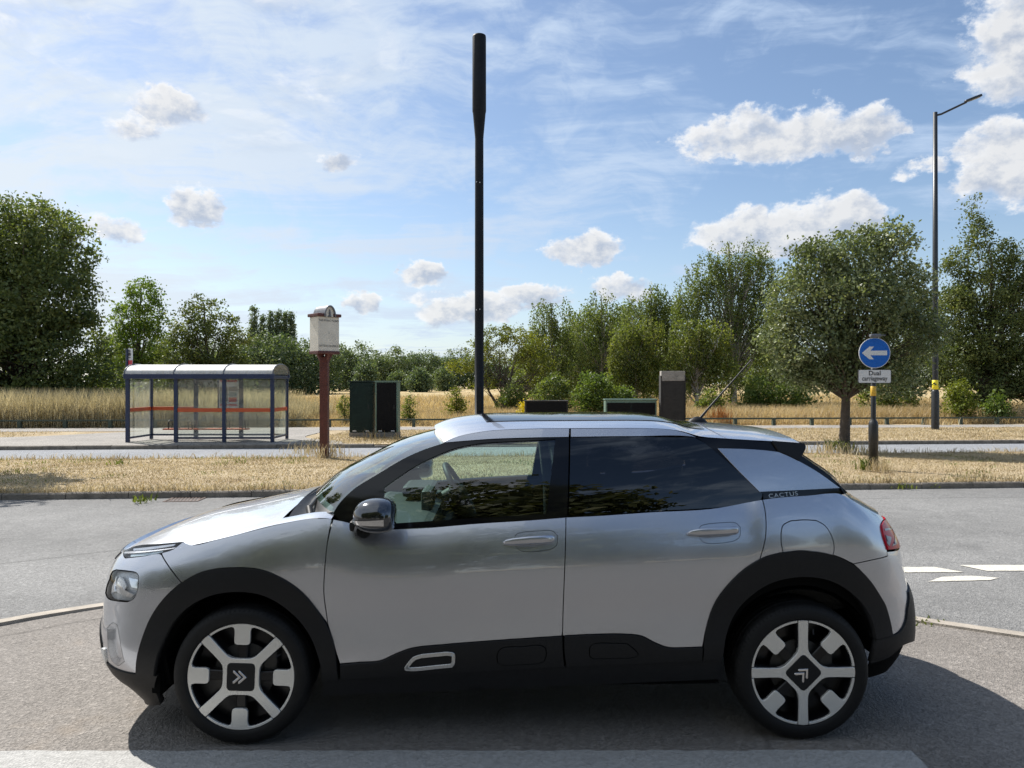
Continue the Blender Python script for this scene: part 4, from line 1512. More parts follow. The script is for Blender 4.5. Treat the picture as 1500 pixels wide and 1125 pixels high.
for sgn in (-1, 1):     # centre and rear pillars inside
    pl = MB()
    vs = []
    pl.tube([(.22, sgn * .70, .98), (.17, sgn * .545, 1.36)], .04, 8)
    pl.build('pillar_trim', INTGREY, CAR)
    bt = MB(); bt.tube([(.20, sgn * .70, .60), (.19, sgn * .70, 1.0), (.15, sgn * .575, 1.32)], .012, 6); bt.build('seat_belt', LINING, CAR)
MB().box((1.35, 0, .78), (.5, 1.3, .5), bev=.05).build('boot_trim', INT, CAR)

# ------------------------------------------------------------------ wheels
def tyre_mesh():
    pr = [(.2448, .016), (.2452, .0), (.248, -.0055), (.262, -.0085), (.28, -.0085), (.297, -.004), (.308, .006), (.3135, .018), (.317, .03)]
    half = pr + [(.3185, .042), (.3185, .046), (.311, .047), (.311, .053), (.3185, .054), (.319, .083), (.311, .084), (.311, .091), (.319, .092)]
    full = half + [(.319, .113), (.311, .114), (.311, .121), (.3185, .122), (.3185, .151), (.311, .152), (.311, .158), (.317, .16), (.3135, .187), (.308, .199), (.297, .209), (.28, .2135), (.262, .2135), (.248, .21), (.2452, .20), (.2448, .19)]
    mb = MB()
    mb.lathe(full, axis='y', n=96)
    return mb


def tread_mat():
    m = bpy.data.materials.new('tyre_tread')
    m.use_nodes = True
    t = NT(m.node_tree)
    b = t.n['Principled BSDF']
    tc = t.new('ShaderNodeTexCoord')
    x, y, z = t.sep(tc.outputs['Object'])
    ang = t.m('ARCTAN2', z, x)
    rad = t.m('SQRT', t.m('ADD', t.m('MULTIPLY', x, x), t.m('MULTIPLY', z, z)))
    st = t.m('SINE', t.m('ADD', t.m('MULTIPLY', ang, 88.0), t.m('MULTIPLY', y, 90.0)))
    groove = t.m('MULTIPLY', t.ss(st, 0.35, 0.75), t.ss(rad, 0.296, 0.306))
    rib = t.m('MULTIPLY', t.m('SINE', t.m('MULTIPLY', rad, 900.0)), t.ss(rad, 0.30, 0.29))
    n1 = t.noise(tc.outputs['Object'], 12.0, 6.0, 0.65)
    dust = t.m('MULTIPLY', t.ss(n1, 0.45, 0.75), t.ss(rad, 0.285, 0.315, 0.25, 1.0))
    col = t.mix(t.m('MULTIPLY', dust, 0.35), (0.006, 0.006, 0.0063), (0.04, 0.037, 0.033))
    t.l.new(col, b.inputs['Base Color'])
    b.inputs['Roughness'].default_value = 0.62
    b.inputs['Specular IOR Level'].default_value = 0.35
    h = t.m('ADD', t.m('MULTIPLY', groove, -1.0), t.m('MULTIPLY', rib, 0.06))
    bn = t.new('ShaderNodeBump', inp={'Strength': 0.9, 'Distance': 0.006, 'Height': h})
    t.l.new(bn.outputs[0], b.inputs['Normal'])
    return m


TREAD = tread_mat()
MY = Matrix(((1, 0, 0, 0), (0, 0, -1, 0), (0, 1, 0, 0), (0, 0, 0, 1)))      # prism z -> car -y (outwards), prism y -> car z


def wheel(x, rot):
    w0 = MB()
    # barrel and its back
    w0.lathe([(.243, .006), (.236, .004), (.2315, .012), (.224, .03), (.222, .19)], axis='y', n=64)
    w0.lathe([(.226, .075), (.14, .085), (.06, .06)], axis='y', n=40)
    # dark under-spokes between hub and rim
    for k in range(8):
        a = k * math.pi / 4 + rot
        Rk = Matrix.Rotation(a, 4, 'Z')
        w0.prism(round_poly([(.04, -.020), (.228, -.026), (.228, .026), (.04, .020)], .004, 2), -.040, -.004 if k % 2 else -.012, M=MY @ Rk, bev=.004)
    o = w0.build('wheel', RIMBLK, CAR)
    o.location = (x, -.838, .309)
    t_ = tyre_mesh().build('tyre', TREAD, o)
    # machined face: rim ring, four spokes from a square hub, four pads
    f = MB()
    nn = 96
    segs = []
    for k in range(4):
        a0 = k * math.pi / 2 + rot
        # pad centred on a0 ; ring piece from spoke to spoke
        g = .10
        ring_o, ring_i = [], []
        half = math.pi / 4 - .115
        N_ = 26
        prof = []
        for j in range(N_ + 1):
            th = -half + 2 * half * j / N_
            prof.append((a0 + th, .2435))
        inner = []
        pw, ri, rp = .036, .2325, .146
        # inner edge: ring, fillet, pad side, pad nose
        th_p = math.asin(pw / ri)
        pts = []
        for j in range(9):
            th = half - (half - th_p - .07) * j / 8
            pts.append((ri * math.cos(th), ri * math.sin(th)))
        pts += [(ri * math.cos(th_p + .02) - .006, pw + .004), (ri - .025, pw)]
        nose = round_poly([(ri - .025, pw), (rp, pw), (rp, -pw), (ri - .025, -pw)], [0, .018, .018, 0], 5)
        pts += nose[1:-1]
        pts += [(ri - .025, -pw), (ri * math.cos(th_p + .02) - .006, -pw - .004)]
        for j in range(9):
            th = -(th_p + .07) - (half - th_p - .07) * j / 8
            pts.append((ri * math.cos(th), ri * math.sin(th)))
        outer = [(.2435 * math.cos(-half + 2 * half * j / N_), .2435 * math.sin(-half + 2 * half * j / N_)) for j in range(N_ + 1)]
        poly = outer + pts
        f.prism(poly, -.012, .0015, M=MY @ Matrix.Rotation(a0, 4, 'Z'), bev=.0012)
    # cross: hub plate with four arms
    cross = []
    for k in range(4):
        a = k * math.pi / 2 + math.pi / 4
        c_, s_ = math.cos(a), math.sin(a)
        P = lambda r_, t: (r_ * c_ - t * s_, r_ * s_ + t * c_)
        a_prev = a - math.pi / 4
        cross.append((.0825 * math.cos(a_prev), .0825 * math.sin(a_prev)))
        cross += [P(.0950, -.0222), P(.16, -.0215), P(.2415, -.0235), P(.2437, 0), P(.2415, .0235), P(.16, .0215), P(.0950, .0222)]
    rad = []
    for k in range(4): rad += [.0] + [.030, 0, .004, 0, .004, 0, .030]
    f.prism(round_poly(cross, rad, 4), -.016, .003, M=MY @ Matrix.Rotation(rot, 4, 'Z'), bev=.0014)
    f.build('rim', ALU, o)
    hc = MB()
    s_ = .064
    hc.prism(round_poly([(-s_, -s_), (s_, -s_), (s_, s_), (-s_, s_)], .022, 5), -.003, .0062, M=MY @ Matrix.Rotation(rot, 4, 'Z'), bev=.003)
    cap_ = hc.build('hub_cap', CLAD, o)
    ch = MB()
    # two nested chevrons
    rc = rot - math.pi / 2 if abs(rot) < .2 else rot - math.pi / 2
    for dy in (-.016, .010):
        v = [(-.031, dy - .020), (-.022, dy - .020), (0, dy + .005), (.022, dy - .020), (.031, dy - .020), (.031, dy - .013), (0, dy + .020), (-.031, dy - .013)]
        ch.prism([(p[0] * .95, p[1] * .95) for p in v], .004, .009, M=MY @ Matrix.Rotation(rc, 4, 'Z'), bev=.001)
    ch.build('chevron_badge', CHROME, cap_)
    bd = MB()
    bd.lathe([(.14, .05), (.14, .062), (.07, .062)], axis='y', n=40).lathe([(.07, .035), (.14, .05)], axis='y', n=40)
    bd.box((.12, .06, .05), (.07, .05, .12), bev=.012)
    bd.build('brake_disc', DISC, o)
    tv = MB(); tv.tube([(.205 * math.cos(rot + .55), .004, .205 * math.sin(rot + .55)), (.185 * math.cos(rot + .55), -.012, .185 * math.sin(rot + .55))], .004, 6)
    tv.build('tyre_valve', RUBBER, o)
    return o


def copy_tree(o, parent=None, link=True):
    c = o.copy(); COL.objects.link(c)
    if parent is not None: c.parent = parent
    for ch in list(o.children): copy_tree(ch, c)
    return c


wf = wheel(-1.2975, R(-2))
wr = wheel(1.2975, R(45))
for w_ in (wf, wr):
    c = copy_tree(w_, CAR)
    c.location = (w_.location.x, .838, w_.location.z)
    c.rotation_euler = (0, 0, math.pi)
# ================================================================== STREET FURNITURE
M_NAVY = pmat('navy_paint', (0.022, 0.036, 0.085), 0.4, noise=(4.0, 0.15))
M_POLE = pmat('black_steel', (0.016, 0.018, 0.021), 0.42, noise=(5.0, 0.25))
M_MONO = pmat('dark_navy_steel', (0.008, 0.010, 0.014), 0.6, spec=0.2, noise=(3.0, 0.3))
M_BROWN = pmat('brown_paint', (0.085, 0.022, 0.018), 0.5, noise=(8.0, 0.3))
M_CREAM = pmat('cream_board', (0.62, 0.60, 0.54), 0.6, noise=(4.0, 0.14))
M_LEAD = pmat('lead_sheet', (0.15, 0.155, 0.17), 0.45, metal=0.4, noise=(8.0, 0.25))
M_INK = pmat('dark_lettering', (0.03, 0.03, 0.032), 0.6)
M_ORANGE = pmat('orange_rail', (0.56, 0.10, 0.030), 0.5, noise=(3.0, 0.15))
M_RED = pmat('red_sign', (0.50, 0.022, 0.045), 0.45)
M_WSIGN = pmat('white_sign', (0.62, 0.63, 0.64), 0.4)
M_BLUE = pmat('blue_sign', (0.004, 0.11, 0.47), 0.35)
M_YEL = pmat('yellow_band', (0.78, 0.66, 0.03), 0.45)
M_AMB = pmat('amber_band', (0.58, 0.36, 0.04), 0.45)
M_GREEN = pmat('cabinet_green', (0.010, 0.022, 0.019), 0.55, spec=0.2, noise=(3.0, 0.3))
M_GREEN2 = pmat('cabinet_edge_green', (0.12, 0.19, 0.15), 0.5, noise=(4.0, 0.2))
M_CABBLK = pmat('cabinet_black', (0.006, 0.006, 0.007), 0.6, spec=0.15, noise=(4.0, 0.3))
M_CONC = pmat('plinth_concrete', (0.20, 0.185, 0.165), 0.9, noise=(5.0, 0.3), bump=(30.0, 0.5))
M_WOOD = pmat('weathered_timber', (0.026, 0.024, 0.024), 0.85, noise=(9.0, 0.4), bump=(25.0, 0.5))
M_RAILG = pmat('rail_green', (0.055, 0.070, 0.050), 0.8, noise=(3.0, 0.3))
M_ROOFP = pmat('shelter_roof_sheet', (0.62, 0.61, 0.57), 0.45, noise=(2.2, 0.12))
M_SGLASS = glass_mat('shelter_pane', (0.86, 0.90, 0.86), 0.55, haze=0.19)
M_SGLASS2 = glass_mat('shelter_back_pane', (0.90, 0.93, 0.90), 0.6, haze=0.035)


def roof_mat():
    m = M_ROOFP
    t = NT(m.node_tree)
    b = t.n['Principled BSDF']
    P = t.new('ShaderNodeTexCoord').outputs['Object']
    x, y, z = t.sep(P)
    f = t.noise(t.comb(t.m('MULTIPLY', x, 3.0), y, t.m('MULTIPLY', z, 0.7)), 3.0, 8.0, 0.72)
    t.l.new(t.mix(t.ss(f, 0.42, 0.62, 0.0, 0.5), (0.58, 0.57, 0.54), (0.42, 0.40, 0.34)), b.inputs['Base Color'])


roof_mat()

# ---------------------------------------------------------------- bus shelter
SY = 18.95
sz = zg(SY + .7) + .112
BS = empty('bus_shelter', (-11.62, SY, sz), R(0.6), label='navy framed bus shelter with glazed sides and pale barrel roof', cat='bus shelter')
W, D, H = 4.36, 1.5, 1.97
def post(x, y, s=.10, hh=H, dep=.09):
    return MB().box((x, y, hh / 2), (s, dep, hh), bev=.006).build('post', M_NAVY, BS)
for i in range(4):
    post(i * W / 3, 0, .105)
for i, x in enumerate((.0, W / 3 - .02, 2 * W / 3 - .02, W)):
    post(x, D, .085 if i in (0, 3) else .12)
fz = MB()
fz.box((W / 2, -.06, H + .035), (W + .16, .13, .15), bev=.02)
fz.box((W / 2, D + .03, H + .035), (W + .16, .09, .12), bev=.02)
for x in (-.02, W + .02): fz.box((x, D / 2, H + .01), (.09, D - .1, .09), bev=.01)
fz.build('eaves_beam', M_NAVY, BS)
n = 18
prof = []
for k in range(n + 1):
    a = math.pi * k / n
    prof.append((D / 2 - (D / 2 + .10) * math.cos(a), H + .07 + .34 * math.sin(a) ** .8))
for b in range(3):
    rb = MB()
    x0, x1 = -.06 + b * (W + .12) / 3, -.06 + (b + 1) * (W + .12) / 3 - .03
    vs = [(x, y, z) for x in (x0, x1) for y, z in prof]
    vs += [(x, y, z - .012) for x in (x0, x1) for y, z in prof]
    m_ = n + 1
    rb.add(vs, [[k, m_ + k, m_ + k + 1, k + 1][::-1] for k in range(n)] + [[2 * m_ + k, 3 * m_ + k, 3 * m_ + k + 1, 2 * m_ + k + 1] for k in range(n)], True)
    rb.build('roof_panel', M_ROOFP, BS)
    for xx in ((x1 + .015,) if b < 2 else (x1 + .01,)) + ((x0,) if b == 0 else ()):
        MB().tube([(xx, y, z + .006) for y, z in prof], .020, 6).build('roof_rib', M_LEAD, BS)
for xx in (-.05, W + .03):
    e = MB(); pr = [(xx, y, z) for y, z in prof]
    e.add(pr + [(xx, D / 2, H + .06)], [[k, k + 1, n + 1] for k in range(n)])
    e.build('roof_end', M_SGLASS2, BS)
def pane(name, a, b, z0, z1, mat):
    v = [(a[0], a[1], z0), (b[0], b[1], z0), (b[0], b[1], z1), (a[0], a[1], z1)]
    return MB().add(v, [[0, 1, 2, 3]]).build(name, mat, BS)
fr = [((W / 3 + .05, 0), (2 * W / 3 - .05, 0)), ((2 * W / 3 + .05, 0), (W - .05, 0))]
bk = [((.05, D), (W / 3 - .07, D)), ((W / 3 + .04, D), (2 * W / 3 - .08, D)), ((2 * W / 3 + .04, D), (W - .05, D))]
en = [((0, .06), (0, D - .05)), ((W, .06), (W, D - .05))]
for a, b in fr + en: pane('glass_panel', a, b, .17, H - .06, M_SGLASS)
for a, b in bk: pane('glass_panel', a, b, .17, H - .06, M_SGLASS2)
def rail(a, b, z, h_, mat, name):
    c = ((a[0] + b[0]) / 2, (a[1] + b[1]) / 2, z)
    L = math.hypot(b[0] - a[0], b[1] - a[1])
    return MB().box(c, (L + .02, .05, h_), rz=math.atan2(b[1] - a[1], b[0] - a[0]), bev=.008).build(name, mat, BS)
for a, b in fr + en + bk[:1]:
    rail(a, b, .985, .115, M_ORANGE, 'orange_rail')
for a, b in fr + en + bk: rail(a, b, .14, .06, M_NAVY, 'bottom_rail')
bench = MB().box((W * .43, D - .26, .335), (W * .62, .22, .045), bev=.01).build('bench', M_ORANGE, BS)
for x in (.72, .9, 1.35, 1.47, 2.55, 3.06, 3.16):
    MB().tube(catmull([(x, D - .14, .36), (x, D - .14, .56), (x, D - .26, .62), (x, D - .38, .56), (x, D - .38, .36)], 5), .018, 8).build('armrest', M_POLE, bench)
tt = MB().box((2 * W / 3 - .40, D - .06, 1.42), (.62, .05, .98), bev=.01).build('timetable_case', M_WSIGN, BS)
MB().box((2 * W / 3 - .73, D - .06, 1.38), (.035, .06, 1.06)).build('case_edge', M_NAVY, tt)
pc = [pmat('poster_slate', (0.16, 0.18, 0.22), .5), pmat('poster_teal', (0.17, 0.27, 0.34), .5), pmat('poster_grey', (0.20, 0.21, 0.22), .5), pmat('poster_red', (0.48, 0.05, 0.05), .5)]
for (i, j, c) in ((0, 0, 3), (1, 0, 3), (0, 1, 2), (1, 1, 3), (0, 2, 1), (1, 2, 1), (0, 3, 0), (1, 3, 0)):
    MB().box((2 * W / 3 - .55 + i * .29, D - .088, 1.10 + j * .17), (.25, .006, .14 if j else .05)).build('poster', pc[c], tt)
MB().box((2 * W / 3 - .40, D - .088, 1.87), (.56, .006, .05)).build('poster', pc[3], tt)

# ---------------------------------------------------------------- bus stop flag
bx, by = -11.97, 19.6
FS = empty('bus_stop_sign', (bx, by, zg(by) + .112), label='tall bus stop pole with white and red flag at the left end of the shelter', cat='bus stop')
MB().tube([(0, 0, 0), (0, 0, 2.86)], .045, 12).build('pole', M_NAVY, FS)
fg = MB().box((.11, -.03, 2.52), (.20, .03, .70), rz=R(-28), bev=.006).build('flag', M_WSIGN, FS)
MB().box((.115, -.052, 2.345), (.205, .012, .33), rz=R(-28)).build('red_plate', M_RED, fg)
MB().box((.10, -.058, 2.33), (.07, .006, .09), rz=R(-28)).build('plate_mark', M_WSIGN, fg)
for z, w_, h_ in ((2.80, .07, .045), (2.70, .09, .10), (2.60, .08, .03)):
    MB().box((.09, -.050, z), (w_, .006, h_), rz=R(-28)).build('flag_mark', M_INK, fg)

# ---------------------------------------------------------------- town sign
tx, ty = -4.42, 14.02
TS = empty('town_sign', (tx, ty, zg(ty) + .12), R(44), label='cream four-sided town sign box on a tall brown timber post', cat='sign')
MB().box((0, 0, 1.15), (.19, .19, 2.36), rz=R(-44), bev=.012).build('post', M_BROWN, TS)
br = MB()
for k in range(4):
    M = Matrix.Rotation(k * math.pi / 2 , 4, 'Z')
    br.add([M @ Vector(p) for p in [(.06, -.03, 2.12), (.06, .03, 2.12), (.21, .03, 2.40), (.21, -.03, 2.40), (.06, -.03, 2.40), (.06, .03, 2.40)]], [[0, 3, 2, 1], [0, 4, 3], [1, 2, 5], [2, 3, 4, 5], [0, 1, 5, 4]])
br.build('bracket', M_BROWN, TS)
w_, s_ = .545, .40
MB().box((0, 0, 2.43), (w_ + .03, s_ + .03, .07), bev=.015).build('sill', M_BROWN, TS)
bd = MB().box((0, 0, 2.86), (w_, s_, .80), bev=.006).build('board', M_CREAM, TS)
co = MB()
co.box((-.20, 0, 3.30), (.22, s_ + .10, .075), bev=.02).box((.20, 0, 3.30), (.22, s_ + .10, .075), bev=.02)
co.build('cornice', M_BROWN, TS)
ar = MB()
nA = 16
pa = [(.155 * math.cos(math.pi * k / nA), 3.26 + .27 * math.sin(math.pi * k / nA)) for k in range(nA + 1)]
pb = [(.125 * math.cos(math.pi * k / nA), 3.26 + .235 * math.sin(math.pi * k / nA)) for k in range(nA + 1)]
yy = s_ / 2 + .07
vs = [(x, y, z) for y in (-yy, yy) for x, z in pa] + [(x, y, z) for y in (-yy, yy) for x, z in pb]
m_ = nA + 1
fs = [[k, k + 1, m_ + k + 1, m_ + k] for k in range(nA)] + [[2 * m_ + k, 3 * m_ + k, 3 * m_ + k + 1, 2 * m_ + k + 1] for k in range(nA)]
fs += [[k, 2 * m_ + k, 2 * m_ + k + 1, k + 1] for k in range(nA)] + [[m_ + k, m_ + k + 1, 3 * m_ + k + 1, 3 * m_ + k] for k in range(nA)]
ar.add(vs, fs, False)
arch = ar.build('arched_hood', M_LEAD, TS)
yb = s_ / 2 + .035
MB().add([(x, y, z) for y in (-yb, yb) for x, z in pb], [list(range(m_))[::-1], [m_ + k for k in range(m_)]] + [[k, k + 1, m_ + k + 1, m_ + k] for k in range(nA)]).build('arch_panel', M_CREAM, arch)
MB().tube([(0, -yb - .004, 3.27), (0, -yb - .004, 3.43)], [.028, .018], 8).box((0, -yb - .004, 3.27), (.09, .012, .02)).build('emblem', M_LEAD, arch)
MF = Matrix.Translation((0, -s_ / 2, 0)) @ Matrix.Rotation(R(90), 4, 'X')
text_obj('lettering', 'THE ROYAL TOWN', .062, MF @ Matrix.Translation((.0, 3.17, .001)), M_INK, bd, depth=.002, sx=.95)
text_obj('lettering', 'SUTTON COLDFIELD', .066, MF @ Matrix.Translation((.0, 2.58, .001)), M_INK, bd, depth=.002, sx=.80)
text_obj('lettering', 'of', .05, MF @ Matrix.Translation((.0, 2.88, .001)), pmat('faint_lettering', (0.40, 0.38, 0.33), .7), bd, depth=.001)

# ---------------------------------------------------------------- mast, cabinets
mx, my = -48 / FPX * 27.6, 27.6 + CAM.y
MS = empty('telecom_mast', (mx, my, zg(my) + .1), label='tall black monopole with thicker top section rising behind the car', cat='mast')
mp = MB().lathe([(.24, 0), (.24, .04), (.17, .05), (.168, 4.0), (.158, 11.0)], n=32).build('pole', M_MONO, MS)
MB().box((0, -.168, 1.3), (.16, .02, .9), bev=.006).build('access_door', M_MONO, mp)
MB().lathe([(.158, 11.0), (.165, 11.1), (.24, 11.95), (.255, 12.0)], n=32).build('tapered_collar', M_MONO, MS)
MB().lathe([(.250, 12.003), (.258, 12.03), (.255, 14.78), (.245, 14.84), (.0001, 14.85)], n=32).build('antenna_shroud', M_MONO, MS)
for z in (9.35, 9.33, 4.6, 4.62): MB().box((-.1 if z in (9.35, 4.6) else .03, -.158, z), (.03, .02, .035), bev=.004).build('bolt', M_WSIGN, MS)

CG = 'green street cabinets on the far verge'
def cabinet(name, px0, px1, d, ztop, mat, label, edge=None, plinth=True, inset=False, dep=.5):
    x0, x1 = (px0 - 750) / FPX * d, (px1 - 750) / FPX * d
    y = d + CAM.y
    z0 = zg(y) + .10
    w = x1 - x0
    c = empty(name, ((x0 + x1) / 2, y, z0), label=label, cat='cabinet', group=CG)
    h = ztop - z0
    pz = .17 if plinth else .04
    MB().box((0, dep / 2, pz / 2), (w + .02, dep + .06, pz), bev=.01).build('plinth', M_CONC, c)
    b = MB().box((0, dep / 2, (h + pz) / 2), (w, dep, h - pz), bev=.008).build('cabinet_body', edge or mat, c)
    MB().box((0, dep / 2, h + .012), (w + .05, dep + .06, .035), bev=.008).build('lid', edge or M_GREEN2, c)
    k = 2 if w > 1.2 else 1
    for i in range(k):
        ww = (w - .10) / k
        cx = -w / 2 + .05 + ww * (i + .5)
        dz = .09 if inset else .03
        dr = MB().box((cx, -.008, (h + pz) / 2 - dz * .3), (ww - .012, .024, h - pz - dz * 1.6), bev=.004).build('cabinet_door', mat, c)
        MB().box((cx + ww * .38, -.026, (h + pz) / 2), (.03, .02, .14), bev=.004).build('handle', M_POLE, dr)
        for s in (-1, 1): MB().box((cx + s * ww * .32, -.022, pz + .055), (.12, .006, .035)).build('vent_plate', M_WSIGN if plinth else M_POLE, dr)
    return c
cabinet('street_cabinet', 512, 545.5, 25.0, 1.725, M_GREEN, 'tall dark green cabinet, left one of the adjoining pair right of the town sign', M_GREEN)
cabinet('street_cabinet', 549.5, 583, 25.0, 1.725, M_CABBLK, 'tall black cabinet with pale right edge, right one of the adjoining pair', M_GREEN2)
cabinet('street_cabinet', 769, 832, 25.5, 1.05, M_CABBLK, 'low black cabinet showing just above the car roof beside the mast', M_WOOD, plinth=False)
cabinet('street_cabinet', 887, 962, 25.5, 1.10, M_CABBLK, 'low wide cabinet with green frame showing above the car roof', M_GREEN2, plinth=False, inset=True)
px0, px1, d = 969, 1003, 25.3
y = d + CAM.y
TC = empty('street_cabinet', ((px0 + px1) / 2 / FPX * d - 750 / FPX * d, y, zg(y) + .1), R(-4), label='narrow upright weathered brown cabinet with pale top beside the green-framed cabinet', cat='cabinet', group=CG)
MB().box((0, .2, 1.0), (.78, .42, 2.0), bev=.012).build('cabinet_body', M_WOOD, TC)
MB().box((0, .2, 2.09), (.80, .45, .34), bev=.012).build('lid', pmat('grey_timber', (0.27, 0.25, 0.23), .85, noise=(7.0, .3), bump=(30, .5)), TC)
for s in (-1, 1): MB().box((s * .405, .2, 1.05), (.035, .46, 2.1)).build('side_board', M_WOOD, TC)

# ---------------------------------------------------------------- keep-left sign
kx, ky = 7.12, 11.16
KS = empty('road_sign', (kx, ky, zg(ky) + .11), R(-4), label='round blue keep-left arrow sign with dual carriageway plate on a black post', cat='road sign')
MB().lathe([(.001, -.05), (.088, -.05), (.090, .86), (.075, .93), (.050, .96), (.050, 1.0)], n=20).build('post_base', M_POLE, KS)
MB().lathe([(.048, .98), (.048, 2.54), (.001, 2.55)], n=16).build('post', M_POLE, KS)
MB().lathe([(.0495, 1.43), (.052, 1.432), (.052, 1.62), (.0495, 1.622)], n=16).build('amber_sleeve', M_AMB, KS)
MPL = lambda z, y=-.06: Matrix.Translation((0, y, z)) @ Matrix.Rotation(R(90), 4, 'X')
cz = 2.275
disc = MB().prism([(.30 * math.cos(2 * math.pi * k / 64), .30 * math.sin(2 * math.pi * k / 64)) for k in range(64)], -.014, 0, M=MPL(cz)).build('sign_face', M_WSIGN, KS)
MB().prism([(.288 * math.cos(2 * math.pi * k / 64), .288 * math.sin(2 * math.pi * k / 64)) for k in range(64)], -.003, .003, M=MPL(cz)).build('blue_disc', M_BLUE, disc)
arw = [(-.245, 0), (-.10, -.125), (-.015, -.125), (-.085, -.045), (.235, -.045), (.235, .045), (-.085, .045), (-.015, .125), (-.10, .125)]
MB().prism(arw, .002, .006, M=MPL(cz)).build('arrow', M_WSIGN, disc)
pl = MB().prism(round_poly([(-.315, -.135), (.315, -.135), (.315, .135), (-.315, .135)], .03, 4), -.012, 0, M=MPL(1.815)).build('plate', M_INK, KS)
MB().prism(round_poly([(-.305, -.125), (.305, -.125), (.305, .125), (-.305, .125)], .026, 4), -.002, .003, M=MPL(1.815)).build('plate_face', M_WSIGN, pl)
text_obj('lettering', 'Dual', .125, MPL(1.875) @ Matrix.Translation((0, 0, .0035)), M_INK, pl, depth=.0015, bold=.0022)
text_obj('lettering', 'carriageway', .125, MPL(1.772) @ Matrix.Translation((0, 0, .0035)), M_INK, pl, depth=.0015, sx=.80, bold=.0022)
ft = MB(); ft.box((.01, -.06, 2.615), (.20, .12, .06), bev=.02).tube([(0, 0, 2.5), (0, -.03, 2.60)], .025, 8); ft.box((.12, -.02, 2.625), (.2, .04, .02))
ft.build('sign_lamp', M_LEAD, KS)

# ---------------------------------------------------------------- lamp post
ld = 30.4
lx, ly = 620 / FPX * ld, ld + CAM.y
LP = empty('street_lamp', (lx, ly, zg(ly) + .1), label='tall black lamp post with yellow band and single arm at right', cat='street lamp')
MB().lathe([(.15, 0), (.15, 1.55), (.125, 1.62), (.11, 1.64)], n=20).build('post_base', M_POLE, LP)
MB().lathe([(.112, 1.6), (.105, 6.0), (.082, 13.05), (.001, 13.06)], n=20).build('post', M_POLE, LP)
MB().lathe([(.113, 1.66), (.116, 1.662), (.116, 2.04), (.113, 2.042)], n=20).build('yellow_band', M_YEL, LP)
arm = MB().tube([(.0, 0, 12.92), (.25, 0, 12.98), (1.20, -.13, 13.42)], .042, 10).build('arm', M_POLE, LP)
Mh = Matrix.Translation((1.42, -.16, 13.54)) @ Matrix.Rotation(R(-20), 4, 'Y') @ Matrix.Rotation(R(-6), 4, 'Z')
hd = MB()
hd.prism(round_poly([(-.30, -.08), (.0, -.17), (.36, -.13), (.36, .13), (0, .17), (-.30, .08)], .05, 4), -.04, .05, M=Mh, bev=.02)
hd = hd.build('lamp_head', M_POLE, LP)
MB().prism(round_poly([(-.02, -.12), (.30, -.10), (.30, .10), (-.02, .12)], .03, 4), -.048, -.038, M=Mh).build('lens', pmat('lamp_lens', (0.30, 0.27, 0.21), .4), hd)

# ---------------------------------------------------------------- knee rail along the path
KR = empty('knee_rail_fence', (0, RAIL, zg(RAIL) + .08), label='low timber knee rail with square posts along the edge of the dry field', cat='fence')
x = -34.0
rr_ = MB()
i = 0
nodes = []
while x < 36:
    y = ROAD_M * x
    z = zg(RAIL + y) - zg(RAIL)
    MB().box((x, y, z + .17), (.15, .15, .42), rz=math.atan(ROAD_M), bev=.012).build('post', M_RAILG, KR)
    nodes.append((x, y, z))
    x += 1.85
for a, b in zip(nodes[:-1], nodes[1:]):
    rr_.tube([(a[0], a[1] - .02, a[2] + .345), (b[0], b[1] - .02, b[2] + .345)], .042, 6, smooth=False)
rr_.build('rail', M_RAILG, KR)

# ---------------------------------------------------------------- gully grate at the verge kerb
gxp, gyp = -4.95, K1 + ROAD_M * -4.95 - .22
GR = empty('drain_grate', (gxp, gyp, zg(gyp) - .022), math.atan(ROAD_M), label='rusty slotted drain grate in the gutter behind the car bonnet', cat='drain')
M_IRON = pmat('rusty_iron', (0.10, 0.065, 0.05), .8, noise=(12.0, .4))
fm = MB()
for s in (-1, 1):
    fm.box((s * .24, 0, .004), (.03, .42, .014)); fm.box((0, s * .20, .004), (.45, .03, .013))
fm.build('frame', M_IRON, GR)
bm_ = MB()
for k in range(9): bm_.box((-.2 + .05 * k, 0, .003), (.022, .375, .011), rz=R(12))
bm_.build('bars', M_IRON, GR)
